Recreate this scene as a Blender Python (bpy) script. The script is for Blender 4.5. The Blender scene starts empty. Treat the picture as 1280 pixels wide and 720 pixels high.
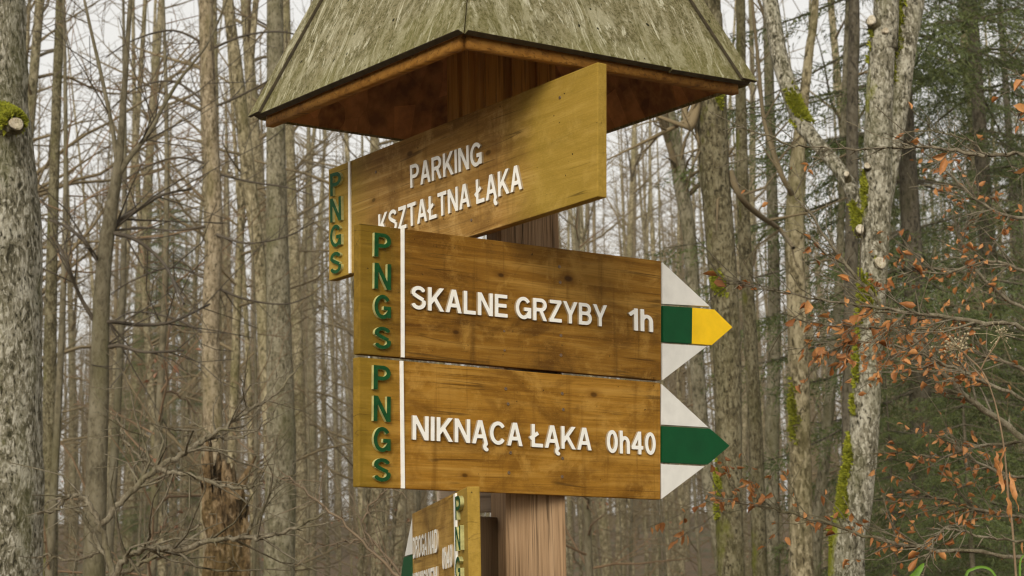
import bpy, bmesh, math, random
import numpy as np
from mathutils import Vector, Matrix

# ------------------------------------------------------------------ camera, sky, sun, exposure
sc = bpy.context.scene
COL = sc.collection
CAM_Z = 1.6
F_PX, PITCH, ROLL = 2100.2, 0.1601, 0.0183          # pixels on a 1280 wide frame, radians
cp, sp, cr, sr = math.cos(PITCH), math.sin(PITCH), math.cos(ROLL), math.sin(ROLL)
RIGHT = np.array([cr, sp * sr, -cp * sr]); UP = np.array([sr, -sp * cr, cp * cr]); FWD = np.array([0, cp, sp])
camd = bpy.data.cameras.new('camera'); cam = bpy.data.objects.new('camera', camd); COL.objects.link(cam)
cam.matrix_world = Matrix([[RIGHT[0], UP[0], -FWD[0], 0], [RIGHT[1], UP[1], -FWD[1], 0],
                           [RIGHT[2], UP[2], -FWD[2], CAM_Z], [0, 0, 0, 1]])
camd.sensor_width = 36; camd.lens = F_PX / 1280 * 36; camd.clip_start = .05; camd.clip_end = 3000
camd.dof.use_dof = True; camd.dof.focus_distance = 2.95; camd.dof.aperture_fstop = 15
sc.camera = cam

SUN_EL, SUN_AZ = math.radians(25), math.radians(193)  # azimuth clockwise from +Y; behind the camera
w = bpy.data.worlds.new('World'); sc.world = w; w.use_nodes = True
nt = w.node_tree; nt.nodes.clear()
sky = nt.nodes.new('ShaderNodeTexSky'); sky.sky_type = 'NISHITA'; sky.sun_disc = False
sky.sun_elevation = SUN_EL; sky.sun_rotation = SUN_AZ
sky.air_density = 1.0; sky.dust_density = 4.0; sky.ozone_density = 1.0
hs = nt.nodes.new('ShaderNodeHueSaturation'); hs.inputs['Saturation'].default_value = .12
mix = nt.nodes.new('ShaderNodeMix'); mix.data_type = 'RGBA'; mix.inputs['Factor'].default_value = .75
mix.inputs['B'].default_value = (10.0, 9.85, 9.5, 1)    # the closed cloud deck
bg = nt.nodes.new('ShaderNodeBackground'); bg.inputs['Strength'].default_value = .054
wo = nt.nodes.new('ShaderNodeOutputWorld')
nt.links.new(sky.outputs[0], hs.inputs['Color']); nt.links.new(hs.outputs[0], mix.inputs['A'])
nt.links.new(mix.outputs['Result'], bg.inputs[0]); nt.links.new(bg.outputs[0], wo.inputs[0])
sund = bpy.data.lights.new('sun', 'SUN'); sund.energy = 1.5; sund.angle = math.radians(25); sund.color = (1, .93, .80)
sun = bpy.data.objects.new('sun', sund); COL.objects.link(sun)
sdir = Vector((math.sin(SUN_AZ) * math.cos(SUN_EL), math.cos(SUN_AZ) * math.cos(SUN_EL), math.sin(SUN_EL)))
sun.rotation_euler = sdir.to_track_quat('Z', 'Y').to_euler(); sun.location = (-4, -6, 12)
sc.view_settings.view_transform = 'Standard'; sc.view_settings.look = 'None'
sc.view_settings.exposure = 0.98; sc.view_settings.gamma = 1; sc.view_settings.use_curve_mapping = False
sc.cycles.use_denoising = True; sc.cycles.pixel_filter_type = 'BLACKMAN_HARRIS'; sc.cycles.filter_width = 1.25
sc.cycles.max_bounces = 6; sc.cycles.diffuse_bounces = 4; sc.cycles.glossy_bounces = 2
sc.cycles.transmission_bounces = 2; sc.cycles.volume_bounces = 1; sc.cycles.transparent_max_bounces = 8

CAM = np.array([0, 0, CAM_Z])
def ray(px, py):
    return FWD + RIGHT * ((px - 640) / F_PX) + UP * ((360 - py) / F_PX)
def at(px, py, Y):
    r = ray(px, py); return CAM + r * (Y / r[1])
def on_plane(px, py, P, n):
    r = ray(px, py); return CAM + r * (np.dot(P - CAM, n) / np.dot(r, n))

# ------------------------------------------------------------------ materials
def new_mat(name):
    m = bpy.data.materials.new(name); m.use_nodes = True
    t = m.node_tree; t.nodes.clear()
    out = t.nodes.new('ShaderNodeOutputMaterial'); b = t.nodes.new('ShaderNodeBsdfPrincipled')
    t.links.new(b.outputs[0], out.inputs[0])
    return m, t, b
def L(t, a, b): t.links.new(a, b)
def coords(t, scale=(1, 1, 1), loc=(0, 0, 0), kind='Object', rot=(0, 0, 0)):
    c = t.nodes.new('ShaderNodeTexCoord'); m = t.nodes.new('ShaderNodeMapping')
    m.inputs['Scale'].default_value = scale; m.inputs['Location'].default_value = loc; m.inputs['Rotation'].default_value = rot
    L(t, c.outputs[kind], m.inputs['Vector']); return m.outputs[0]
def noise(t, vec, scale, detail=4, rough=.55, dist=0, dims='3D'):
    n = t.nodes.new('ShaderNodeTexNoise'); n.inputs['Scale'].default_value = scale; n.inputs['Detail'].default_value = detail
    n.inputs['Roughness'].default_value = rough; n.inputs['Distortion'].default_value = dist
    L(t, vec, n.inputs['Vector']); return n.outputs['Fac']
def ramp(t, fac, stops):
    r = t.nodes.new('ShaderNodeValToRGB'); e = r.color_ramp.elements
    while len(e) < len(stops): e.new(.5)
    for k, (p, c) in enumerate(stops):
        e[k].position = p; e[k].color = tuple(c) + (1,) if len(c) == 3 else c
    L(t, fac, r.inputs[0]); return r.outputs['Color']
def maskr(t, fac, lo, hi):
    m = t.nodes.new('ShaderNodeMapRange'); m.inputs['From Min'].default_value = lo; m.inputs['From Max'].default_value = hi
    L(t, fac, m.inputs['Value']); return m.outputs[0]
def mixc(t, fac, a, b, mode='MIX'):
    m = t.nodes.new('ShaderNodeMix'); m.data_type = 'RGBA'; m.blend_type = mode
    for s, v in (('Factor', fac), ('A', a), ('B', b)):
        if isinstance(v, (int, float)): m.inputs[s].default_value = v
        elif isinstance(v, tuple): m.inputs[s].default_value = tuple(v) + (1,) if len(v) == 3 else v
        else: L(t, v, m.inputs[s])
    return m.outputs['Result']
def math_(t, op, a, b=None):
    m = t.nodes.new('ShaderNodeMath'); m.operation = op
    for k, v in enumerate((a, b)):
        if v is None: continue
        if isinstance(v, (int, float)): m.inputs[k].default_value = v
        else: L(t, v, m.inputs[k])
    return m.outputs[0]
def bump(t, b, h, strength, dist):
    n = t.nodes.new('ShaderNodeBump'); n.inputs['Strength'].default_value = strength; n.inputs['Distance'].default_value = dist
    L(t, h, n.inputs['Height']); L(t, n.outputs[0], b.inputs['Normal'])
def sep(t, vec):
    s = t.nodes.new('ShaderNodeSeparateXYZ'); L(t, vec, s.inputs[0]); return s.outputs
def objrand(t):
    return t.nodes.new('ShaderNodeObjectInfo').outputs['Random']
def plain(name, col, rough=.6, var=.15, scale=20):
    m, t, b = new_mat(name)
    v = coords(t); f = noise(t, v, scale, 4)
    c = ramp(t, f, [(.3, tuple(x * (1 - var) for x in col)), (.7, tuple(min(1, x * (1 + var)) for x in col))])
    L(t, c, b.inputs['Base Color']); b.inputs['Roughness'].default_value = rough; return m

def knots(t, c, spots, dark, ring, stretch=.55, yaw=0):
    """knots and their swirl at local (x, z, radius)"""
    wv = noise(t, coords(t), 40, 3)
    for (kx, kz, kr) in spots:
        d = t.nodes.new('ShaderNodeVectorMath'); d.operation = 'LENGTH'; L(t, coords(t, (stretch, .3, 1), (-kx * stretch, 0, -kz)), d.inputs[0])
        kd = math_(t, 'ADD', d.outputs['Value'], math_(t, 'MULTIPLY', math_(t, 'SUBTRACT', wv, .5), kr * .8))
        c = mixc(t, math_(t, 'MULTIPLY', maskr(t, kd, kr * 3.0, kr * 1.1), .55), c, ring)
        c = mixc(t, maskr(t, kd, kr * 1.15, kr * .6), c, dark)
    return c
def sign_wood(name, seed, base, dark, pale, algae_ends=(None, None), algae=(.21, .19, .03), spots=()):
    """varnished board, grain along local x; algae_ends: (x that the green film fades out from at the start, at the end)"""
    m, t, b = new_mat(name)
    v = coords(t, (1, 1, 1), (seed, seed * .7, seed * 1.3))
    g1 = noise(t, coords(t, (1.6, 30, 30), (seed, 0, seed)), 1.6, 6, .62, .9)     # grain
    g2 = noise(t, coords(t, (4, 90, 210), (seed, 0, seed)), 2.2, 3, .6)           # fibres
    ck = noise(t, coords(t, (.9, 9, 34), (seed * 3, 0, seed)), 1.0, 2, .5, .3)      # drying cracks
    blot = noise(t, coords(t, (1, 1, 1.6), (seed, 0, 2)), 6, 6, .66, .6)
    blot2 = noise(t, coords(t, (1.2, 1, 1.5), (seed * 2, 3, 1)), 10, 7, .7, .4)
    drip = noise(t, coords(t, (34, 20, 2.2), (seed, 5, 1)), 1.0, 5, .65, .4)
    hf = noise(t, coords(t, (60, 60, 160), (seed, 5, 1)), 3, 4, .7)
    c = ramp(t, g1, [(.28, dark), (.5, base), (.74, pale)])
    c = mixc(t, math_(t, 'MULTIPLY', maskr(t, blot, .47, .62), .75), c, tuple(x * .75 for x in dark), 'MIX')
    c = mixc(t, math_(t, 'MULTIPLY', maskr(t, blot2, .53, .66), .7), c, pale)
    c = mixc(t, math_(t, 'MULTIPLY', maskr(t, drip, .56, .68), .5), c, tuple(x * .8 for x in dark))
    c = mixc(t, math_(t, 'MULTIPLY', maskr(t, g2, .5, .72), .45), c, tuple(x * .5 for x in dark))
    c = mixc(t, math_(t, 'MULTIPLY', maskr(t, hf, .56, .7), .35), c, pale)
    c = knots(t, c, spots, tuple(x * .55 for x in dark), tuple(x * 1.1 for x in dark))
    x = sep(t, coords(t))['X']
    an = noise(t, coords(t, (1, 1, 1.5), (seed, 1, 5)), 16, 6, .68)
    for side, xe in enumerate(algae_ends):
        if xe is None: continue
        e = math_(t, 'ADD', x, math_(t, 'MULTIPLY', math_(t, 'SUBTRACT', an, .5), .09))
        f = maskr(t, e, xe[0], xe[1])
        c = mixc(t, math_(t, 'MULTIPLY', f, .68), c, mixc(t, mixc(t, .5, g1, hf), tuple(a * .5 for a in algae), tuple(a * 1.4 for a in algae)))
    cm = math_(t, 'MULTIPLY', maskr(t, math_(t, 'ABSOLUTE', math_(t, 'SUBTRACT', ck, .5)), .009, .003), maskr(t, noise(t, coords(t, (3, 1, 3), (seed, 2, 2)), 2, 2), .5, .58))
    c = mixc(t, math_(t, 'MULTIPLY', cm, .5), c, (.018, .008, .002))
    speck = noise(t, v, 130, 2, .5)
    c = mixc(t, maskr(t, speck, .73, .78), c, (.035, .018, .004))
    L(t, c, b.inputs['Base Color']); b.inputs['Roughness'].default_value = .72
    b.inputs['Specular IOR Level'].default_value = .12
    bump(t, b, mixc(t, .35, mixc(t, .4, g1, g2), cm), .4, .002)
    return m
def raw_wood(name, base, dark, pale, vert=True, fs=1.0, bstr=.6, knot=None, cracks=False):
    m, t, b = new_mat(name)
    s = (70 * fs, 70 * fs, 2.5) if vert else (2.5, 70 * fs, 70 * fs)
    s2 = (190 * fs, 190 * fs, 6) if vert else (6, 190 * fs, 190 * fs)
    s3 = (14, 14, 1.2) if vert else (1.2, 14, 14)
    warp = noise(t, coords(t, (6, 6, 3)), 2, 3)
    g = noise(t, coords(t, s), 1, 5, .6, .5); g2 = noise(t, coords(t, s2, (3, 2, 1)), 1, 2, .5, .3); g3 = noise(t, coords(t, s3), 1.4, 4, .6, .5)
    c = ramp(t, g, [(.3, dark), (.52, base), (.75, pale)])
    c = mixc(t, maskr(t, g3, .42, .7), c, mixc(t, .5, base, pale))
    c = mixc(t, math_(t, 'MULTIPLY', maskr(t, g2, .57, .66), .55), c, tuple(x * .4 for x in dark))
    if cracks:
        ck = noise(t, coords(t, (46, 46, 1.1), (7, 3, 1)), 1, 3, .55, .4)
        cm = math_(t, 'MULTIPLY', maskr(t, math_(t, 'ABSOLUTE', math_(t, 'SUBTRACT', ck, .5)), .016, .004), maskr(t, noise(t, coords(t, (20, 20, 5), (3, 3, 3)), 1, 2), .42, .55))
        c = mixc(t, math_(t, 'MULTIPLY', cm, .6), c, tuple(x * .2 for x in dark))
    if knot:
        for k, (loc, rad) in enumerate(knot):
            vv = coords(t, (1, .25, .62), (-loc[0], 0, -loc[2] * .62))
            d = t.nodes.new('ShaderNodeVectorMath'); d.operation = 'LENGTH'; L(t, vv, d.inputs[0])
            kd = math_(t, 'ADD', d.outputs['Value'], math_(t, 'MULTIPLY', math_(t, 'SUBTRACT', warp, .5), rad * .5))
            c = mixc(t, maskr(t, kd, rad * 1.9, rad * .9), c, tuple(x * .7 for x in dark))
            c = mixc(t, maskr(t, kd, rad * .9, rad * .5), c, tuple(x * .12 for x in dark))
    L(t, c, b.inputs['Base Color']); b.inputs['Roughness'].default_value = .8; b.inputs['Specular IOR Level'].default_value = .2
    bump(t, b, mixc(t, .5, g, g2), bstr, .003)
    return m
def bark(name, base, dark, pale, moss=None, moss_dir=(-1, 0, 0), moss_lo=.2, moss_hi=.6, bs=1.0, blotch=1.0, bdist=.012, var=.25):
    m, t, b = new_mat(name)
    v = coords(t)
    n1 = noise(t, coords(t, (1, 1, .55)), 9 * bs, 6, .62, .4)
    n2 = noise(t, coords(t, (1, 1, .5), (5, 1, 2)), 38 * bs, 5, .65, .5)
    n3 = noise(t, coords(t, (1, 1, .35), (1, 7, 2)), 3.2 * bs, 4, .55)
    n4 = noise(t, coords(t, (1, 1, 2.6), (1, 7, 2)), 22 * bs, 4, .6)            # lenticel rows
    c = ramp(t, n1, [(.3, dark), (.5, base), (.7, pale)])
    c = mixc(t, math_(t, 'MULTIPLY', maskr(t, n2, .52, .61), .8 * blotch), c, pale)
    c = mixc(t, math_(t, 'MULTIPLY', maskr(t, n2, .46, .38), .85 * blotch), c, tuple(x * .5 for x in dark))
    c = mixc(t, math_(t, 'MULTIPLY', maskr(t, n3, .5, .66), .5), c, (base[0] * .62, base[1] * .68, base[2] * .42))
    c = mixc(t, math_(t, 'MULTIPLY', maskr(t, n4, .62, .7), .5 * blotch), c, tuple(x * .5 for x in dark))
    if var:
        c = mixc(t, math_(t, 'MULTIPLY', objrand(t), 1.0), mixc(t, 1.0, c, (1 - var,) * 3, 'MULTIPLY'), mixc(t, 1.0, c, (1 + var * .5, 1 + var * .42, 1 + var * .25), 'MULTIPLY'))
    if moss:
        geo = t.nodes.new('ShaderNodeNewGeometry')
        d = t.nodes.new('ShaderNodeVectorMath'); d.operation = 'DOT_PRODUCT'; L(t, geo.outputs['Normal'], d.inputs[0]); d.inputs[1].default_value = moss_dir
        mn = noise(t, coords(t, (1, 1, .45), (2, 2, 9)), 5, 5, .65)
        f = math_(t, 'ADD', math_(t, 'MULTIPLY', d.outputs['Value'], .5), math_(t, 'MULTIPLY', math_(t, 'SUBTRACT', mn, .5), 2.2))
        mf = maskr(t, f, moss_lo, moss_hi)
        fine = noise(t, v, 120, 3, .6)
        c = mixc(t, mf, c, mixc(t, fine, tuple(x * .5 for x in moss), tuple(x * 1.5 for x in moss)))
    L(t, c, b.inputs['Base Color']); b.inputs['Roughness'].default_value = .9; b.inputs['Specular IOR Level'].default_value = .15
    bump(t, b, mixc(t, .65, n1, n2), 1.0, bdist)
    return m

M = {}
M['board_a'] = sign_wood('board_wood_dark', 1.3, (.215, .100, .011), (.10, .040, .004), (.37, .205, .042), ((.105, .03), None), (.175, .115, .012), ((.30, -.06, .004), (.46, -.05, .006), (.20, -.17, .004)))
M['board_b'] = sign_wood('board_wood_mid', 4.1, (.30, .145, .017), (.165, .068, .005), (.45, .25, .052), ((.10, .02), None), (.20, .135, .013), ((.52, -.035, .005), (.22, -.19, .004)))
M['board_c'] = sign_wood('board_wood_light', 7.7, (.31, .170, .042), (.17, .082, .016), (.50, .315, .11), ((.19, .05), (.58, .70)), (.33, .225, .030), ((.30, -.035, .006), (.55, -.09, .005), (.17, -.10, .004)))
M['board_d'] = sign_wood('board_wood_low', 9.2, (.34, .20, .045), (.20, .10, .016), (.50, .31, .085), (None, (.52, .60)), (.27, .175, .022), ((.3, -.05, .005),))
M['post'] = raw_wood('post_wood', (.30, .188, .10), (.16, .092, .044), (.45, .305, .18), bstr=1.0, fs=1.8, cracks=True,
                     knot=[((.018, 0, -.015), .006), ((-.008, 0, .052), .0035), ((.018, 0, .62), .009), ((-.012, 0, -.03), .004)])
M['head'] = raw_wood('head_wood', (.50, .26, .055), (.34, .155, .03), (.62, .36, .11))
M['plank'] = raw_wood('weathered_plank', (.55, .45, .34), (.42, .33, .24), (.66, .56, .44), vert=False)
M['spacer'] = raw_wood('spacer_wood', (.10, .06, .03), (.06, .035, .017), (.15, .10, .05))
M['eave'] = raw_wood('eave_batten', (.30, .135, .022), (.17, .07, .012), (.42, .21, .045), vert=False)
M['white'] = plain('letter_white', (.80, .785, .73), .45, .07, 60)
M['letter_side_shade'] = plain('letter_edge_shade', (.34, .27, .17), .6, .2, 60)  # brown side faces, shadow of the white letters put into the colour
M['green'] = plain('letter_green', (.006, .058, .014), .6, .35, 90)
M['green_side'] = plain('letter_green_edge', (.40, .38, .16), .7, .3, 90)
M['arrow_white'] = plain('arrow_white', (.66, .645, .60), .5, .06, 40)
M['arrow_green'] = plain('arrow_green', (.003, .062, .018), .6, .12, 30)
M['arrow_yellow'] = plain('arrow_yellow', (.80, .50, .008), .45, .08, 30)
for k_ in ('green', 'green_side', 'arrow_green', 'arrow_yellow', 'arrow_white', 'white'): M[k_].node_tree.nodes['Principled BSDF'].inputs['Specular IOR Level'].default_value = .15
M['screw'] = plain('screw_steel', (.16, .11, .07), .4, .3, 200)
M['screw'].node_tree.nodes['Principled BSDF'].inputs['Metallic'].default_value = .6

def roof_mat():
    m, t, b = new_mat('lichen_roof_sheet')
    v = coords(t)
    wob = noise(t, coords(t, (1, 1, 1)), 9, 3, .5)
    st = noise(t, coords(t, (11, 11, 4.2), (0, 0, 0), rot=(0, .12, 0)), 1.5, 8, .70, 2.4)
    st2 = noise(t, coords(t, (40, 40, 9), (4, 0, 2), rot=(0, .12, 0)), 1.2, 7, .72, 1.8)
    fine = noise(t, v, 190, 5, .7)
    mid = noise(t, coords(t, (1, 1, .7), (2, 2, 2)), 46, 5, .65)
    c = ramp(t, noise(t, coords(t, (1, 1, .6)), 7, 5, .6), [(.3, (.10, .088, .036)), (.5, (.14, .124, .058)), (.7, (.185, .162, .086))])
    c = mixc(t, maskr(t, fine, .45, .68), c, (.25, .222, .13))
    c = mixc(t, math_(t, 'MULTIPLY', maskr(t, fine, .47, .36), .8), c, (.05, .043, .016))
    c = mixc(t, math_(t, 'MULTIPLY', maskr(t, mid, .47, .34), .6), c, (.075, .066, .024))
    c = mixc(t, math_(t, 'MULTIPLY', maskr(t, st, .50, .60), .7), c, mixc(t, fine, (.22, .20, .11), (.46, .43, .30)))
    c = mixc(t, math_(t, 'MULTIPLY', maskr(t, st2, .56, .62), .8), c, (.50, .475, .345))
    sx = sep(t, v)
    grn = maskr(t, math_(t, 'ADD', sx['Z'], math_(t, 'MULTIPLY', math_(t, 'SUBTRACT', wob, .5), .3)), .10, -.03)
    c = mixc(t, math_(t, 'MULTIPLY', grn, .4), c, (.17, .16, .045))
    hole = noise(t, coords(t, (1, 1, 1), (9, 9, 9)), 60, 1, .4)
    c = mixc(t, maskr(t, hole, .765, .785), c, (.02, .018, .008))
    L(t, c, b.inputs['Base Color']); b.inputs['Roughness'].default_value = .95; b.inputs['Specular IOR Level'].default_value = .1
    bump(t, b, mixc(t, .4, fine, mixc(t, .5, st, st2)), 1.0, .004)
    return m
M['roof'] = roof_mat()
M['edge_and_gap_shade'] = plain('roof_edge_and_gap_shade', (.055, .042, .022), .9, .35, 60)  # dark sheet edges; on the hip boards a painted shadow gap
def osb_mat():
    m, t, b = new_mat('strand_board')
    vo = t.nodes.new('ShaderNodeTexVoronoi'); vo.inputs['Scale'].default_value = 26
    L(t, coords(t, (1, 1, .45), rot=(0, .6, 0)), vo.inputs['Vector'])
    c = mixc(t, .5, ramp(t, sep(t, vo.outputs['Color'])['X'], [(.1, (.16, .06, .016)), (.9, (.72, .34, .12))]), ramp(t, noise(t, coords(t), 30, 4), [(.38, (.12, .04, .01)), (.62, (.60, .28, .09))]))
    L(t, c, b.inputs['Base Color']); b.inputs['Roughness'].default_value = .8
    return m
M['osb'] = osb_mat()

BE = (.195, .163, .094); BD = (.066, .053, .027); BP = (.385, .335, .22)
MOSS = (.17, .20, .012)
M['bark_left'] = bark('bark_lichen_beech', (.20, .18, .12), (.07, .062, .036), (.48, .45, .36), (.12, .125, .02), (.9, -.3, .1), .62, .95, bs=2.0, var=0, blotch=1.3, bdist=.02)
M['bark_far'] = bark('bark_far_beech', BE, BD, BP, (.10, .105, .02), (-1, 0, 0), .75, 1.1, bs=1.0, blotch=1.1)
M['bark_young'] = bark('bark_young', (.15, .128, .082), (.08, .068, .042), (.22, .195, .135), bs=1.3, blotch=.6)
M['bark_pale'] = bark('bark_pale_tree', (.19, .165, .105), (.095, .082, .048), (.31, .28, .195), (.12, .12, .02), (-1, .1, 0), .62, 1.0, bs=1.3, var=0)
M['bark_dark'] = bark('bark_dark_mossy', (.12, .10, .055), (.045, .037, .018), (.22, .195, .12), (.11, .115, .012), (-.6, -.5, 0), .50, .8, bs=1.7, blotch=1.1, var=0, bdist=.02)
M['bark_fork'] = bark('bark_forked_mossy', (.20, .18, .125), (.075, .066, .04), (.46, .43, .34), (.20, .21, .012), (-1, -.05, 0), .5, .72, bs=2.1, var=0, blotch=1.2, bdist=.02)
M['bark_dead'] = bark('bark_peeled', (.235, .185, .115), (.11, .085, .05), (.36, .30, .205), bs=1.3, blotch=1.0, var=0)
M['rot'] = bark('rotten_wood', (.18, .115, .052), (.045, .03, .016), (.36, .26, .15), (.16, .17, .02), (0, 0, 1), .75, 1.1, bs=1.3, blotch=1.0, bdist=.03, var=0)
M['bark_spruce'] = bark('bark_spruce', (.13, .11, .075), (.06, .05, .035), (.19, .165, .12), bs=1.3)
M['twig'] = bark('twig_grey', (.18, .15, .10), (.10, .08, .05), (.27, .235, .165), bs=3, blotch=.5, var=0)
M['twig_far'] = plain('twig_far', (.16, .120, .062), .9, .25, 2)
M['twig_rust'] = plain('twig_rust', (.20, .125, .065), .9, .25, 2)
M['twig_dark'] = plain('twig_dark', (.075, .058, .038), .85, .3, 12)
M['twig_red'] = plain('twig_red', (.16, .112, .064), .7, .25, 12)
def leaf_mat(name, a, b_, rough=.6, trans=.25):
    m, t, b = new_mat(name)
    geo = t.nodes.new('ShaderNodeNewGeometry')
    c = ramp(t, geo.outputs['Random Per Island'], [(.0, a), (.5, tuple((x + y) / 2 for x, y in zip(a, b_))), (1, b_)])
    f = noise(t, coords(t), 90, 3)
    c = mixc(t, math_(t, 'MULTIPLY', maskr(t, f, .5, .75), .5), c, tuple(x * .5 for x in a))
    L(t, c, b.inputs['Base Color']); b.inputs['Roughness'].default_value = rough
    tr = t.nodes.new('ShaderNodeBsdfTranslucent'); L(t, c, tr.inputs['Color'])
    ms = t.nodes.new('ShaderNodeMixShader'); ms.inputs[0].default_value = trans
    out = [n for n in t.nodes if n.type == 'OUTPUT_MATERIAL'][0]
    L(t, b.outputs[0], ms.inputs[1]); L(t, tr.outputs[0], ms.inputs[2]); L(t, ms.outputs[0], out.inputs[0])
    return m
M['leaf'] = leaf_mat('dry_beech_leaf', (.28, .090, .015), (.64, .30, .10))
M['leaf_far'] = leaf_mat('dry_leaf_far', (.24, .10, .045), (.36, .18, .10))
M['needle'] = leaf_mat('spruce_needles', (.050, .074, .014), (.13, .155, .034), .6, .15)
M['moss'] = leaf_mat('moss_clump', (.20, .22, .008), (.40, .40, .03), .9, .2)
M['grass'] = leaf_mat('fresh_blade', (.09, .20, .012), (.16, .30, .025), .6, .3)
M['stalk'] = plain('dry_weed_stalk', (.20, .135, .075), .85, .3, 40)
M['umbel'] = plain('dry_weed', (.36, .30, .18), .85, .3, 40)
M['cut'] = bark('sawn_wood', (.52, .45, .33), (.34, .27, .18), (.66, .60, .48), bs=4, blotch=.7, var=0)
def ground_mat():
    m, t, b = new_mat('leaf_litter')
    v = coords(t)
    c = ramp(t, noise(t, v, 6, 8, .7), [(.3, (.05, .034, .016)), (.5, (.13, .082, .04)), (.7, (.24, .15, .075))])
    c = mixc(t, maskr(t, noise(t, v, .5, 4), .5, .65), c, (.06, .07, .02))
    L(t, c, b.inputs['Base Color']); b.inputs['Roughness'].default_value = .95
    bump(t, b, noise(t, v, 12, 6, .7), .8, .05)
    return m
M['ground'] = ground_mat()

# ------------------------------------------------------------------ mesh helpers
class MB:
    def __init__(s): s.v = []; s.f = []; s.n = 0
    def add(s, v, f):
        v = np.asarray(v, float); s.v.append(v); s.f.append(np.asarray(f, int) + s.n if isinstance(f, np.ndarray) else [tuple(i + s.n for i in q) for q in f]); s.n += len(v)
    def tube(s, pts, rad, sides=6, cap=False, rng=None, rough=0.0):
        pts = np.asarray(pts, float); n = len(pts); rad = np.broadcast_to(np.asarray(rad, float), (n,))
        tg = np.gradient(pts, axis=0); tg /= np.linalg.norm(tg, axis=1)[:, None] + 1e-12
        ref = np.array([1., 0, 0]) if abs(tg[0][0]) < .8 else np.array([0, 1., 0])
        u = ref - tg * (tg @ ref)[:, None]; u /= np.linalg.norm(u, axis=1)[:, None] + 1e-12
        w_ = np.cross(tg, u)
        a = np.arange(sides) * 2 * math.pi / sides
        rr = rad[:, None] * np.ones((1, sides))
        if rough and rng is not None:
            ph = rng.uniform(0, 6.28, 6)
            zz = np.arange(n)[:, None] * .9
            rr = rr * (1 + rough * (np.sin(2 * a[None] + ph[0] + zz * .31) * .5 + np.sin(3 * a[None] + ph[1] - zz * .23) * .4 + np.sin(5 * a[None] + ph[2] + zz * .5) * .25 + rng.normal(0, .25, rr.shape)))
        V = pts[:, None] + rr[..., None] * (np.cos(a)[None, :, None] * u[:, None] + np.sin(a)[None, :, None] * w_[:, None])
        i = np.arange(n - 1)[:, None] * sides; j = np.arange(sides)[None]; k = (j + 1) % sides
        F = np.stack([i + j, i + k, i + sides + k, i + sides + j], -1).reshape(-1, 4)
        s.add(V.reshape(-1, 3), F)
        if cap:
            s.f.append([tuple(s.n - sides + x for x in range(sides))]); s.f.append([tuple(s.n - n * sides + x for x in reversed(range(sides)))])
    def mesh(s, name):
        me = bpy.data.meshes.new(name)
        V = np.concatenate(s.v) if s.v else np.zeros((0, 3))
        loops = []; starts = []; tot = 0
        for f in s.f:
            if isinstance(f, np.ndarray):
                loops.append(f.reshape(-1)); k = f.shape[1]; starts.append(tot + np.arange(len(f)) * k); tot += f.size
            else:
                for q in f:
                    loops.append(np.array(q)); starts.append(np.array([tot])); tot += len(q)
        lp = np.concatenate(loops); st = np.concatenate(starts)
        me.vertices.add(len(V)); me.vertices.foreach_set('co', V.astype(np.float32).ravel())
        me.loops.add(len(lp)); me.loops.foreach_set('vertex_index', lp.astype(np.int32))
        me.polygons.add(len(st)); me.polygons.foreach_set('loop_start', st.astype(np.int32))
        me.update(calc_edges=True); me.validate()
        return me
    def build(s, name, mat, parent=None, smooth=True, mw=None):
        me = s.mesh(name)
        for m in (mat if isinstance(mat, list) else [mat]): me.materials.append(m)
        if smooth: me.polygons.foreach_set('use_smooth', [True] * len(me.polygons))
        return link(name, me, parent, mw)
def link(name, me, parent=None, mw=None):
    o = bpy.data.objects.new(name, me); COL.objects.link(o)
    if parent is not None: o.parent = parent
    if mw is not None: o.matrix_local = mw
    return o
def tag(o, label=None, cat=None, group=None, kind=None):
    for k, v in (('label', label), ('category', cat), ('group', group), ('kind', kind)):
        if v: o[k] = v
    return o
def empty(name, loc, label=None, cat=None, group=None):
    o = bpy.data.objects.new(name, None); COL.objects.link(o); o.location = loc; o.empty_display_size = .1
    return tag(o, label, cat, group)
def catmull(p, n):
    p = np.asarray(p, float); P = np.vstack([2 * p[0] - p[1], p, 2 * p[-1] - p[-2]]); out = []
    for i in range(1, len(P) - 2):
        t = np.linspace(0, 1, n, endpoint=False)[:, None]
        a, b, c, d = P[i - 1], P[i], P[i + 1], P[i + 2]
        out.append(.5 * (2 * b + (c - a) * t + (2 * a - 5 * b + 4 * c - d) * t ** 2 + (3 * b - a - 3 * c + d) * t ** 3))
    out.append(P[-2][None]); return np.vstack(out)
def frame(o, x, n_back, z):
    return Matrix([[x[0], n_back[0], z[0], o[0]], [x[1], n_back[1], z[1], o[1]], [x[2], n_back[2], z[2], o[2]], [0, 0, 0, 1]])
def prism(poly, y0, y1, name, mat, parent, mw=None, bev=0.0, smooth=False):
    """polygon in local (x,z), between depths y0 (front) and y1 (back)"""
    bm = bmesh.new()
    a = [bm.verts.new((p[0], y0, p[1])) for p in poly]; b = [bm.verts.new((p[0], y1, p[1])) for p in poly]
    n = len(poly)
    bm.faces.new(a); bm.faces.new(b[::-1])
    for i in range(n): bm.faces.new([a[i], b[i], b[(i + 1) % n], a[(i + 1) % n]])
    bmesh.ops.recalc_face_normals(bm, faces=bm.faces)
    if bev: bmesh.ops.bevel(bm, geom=bm.edges[:], offset=bev, segments=2, affect='EDGES', profile=.6)
    me = bpy.data.meshes.new(name); bm.to_mesh(me); bm.free()
    me.materials.append(mat)
    return link(name, me, parent, mw)
def box(sx, sy, sz, name, mat, parent, mw, bev=.002):
    return prism([(-sx / 2, -sz / 2), (sx / 2, -sz / 2), (sx / 2, sz / 2), (-sx / 2, sz / 2)], -sy / 2, sy / 2, name, mat, parent, mw, bev)

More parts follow.
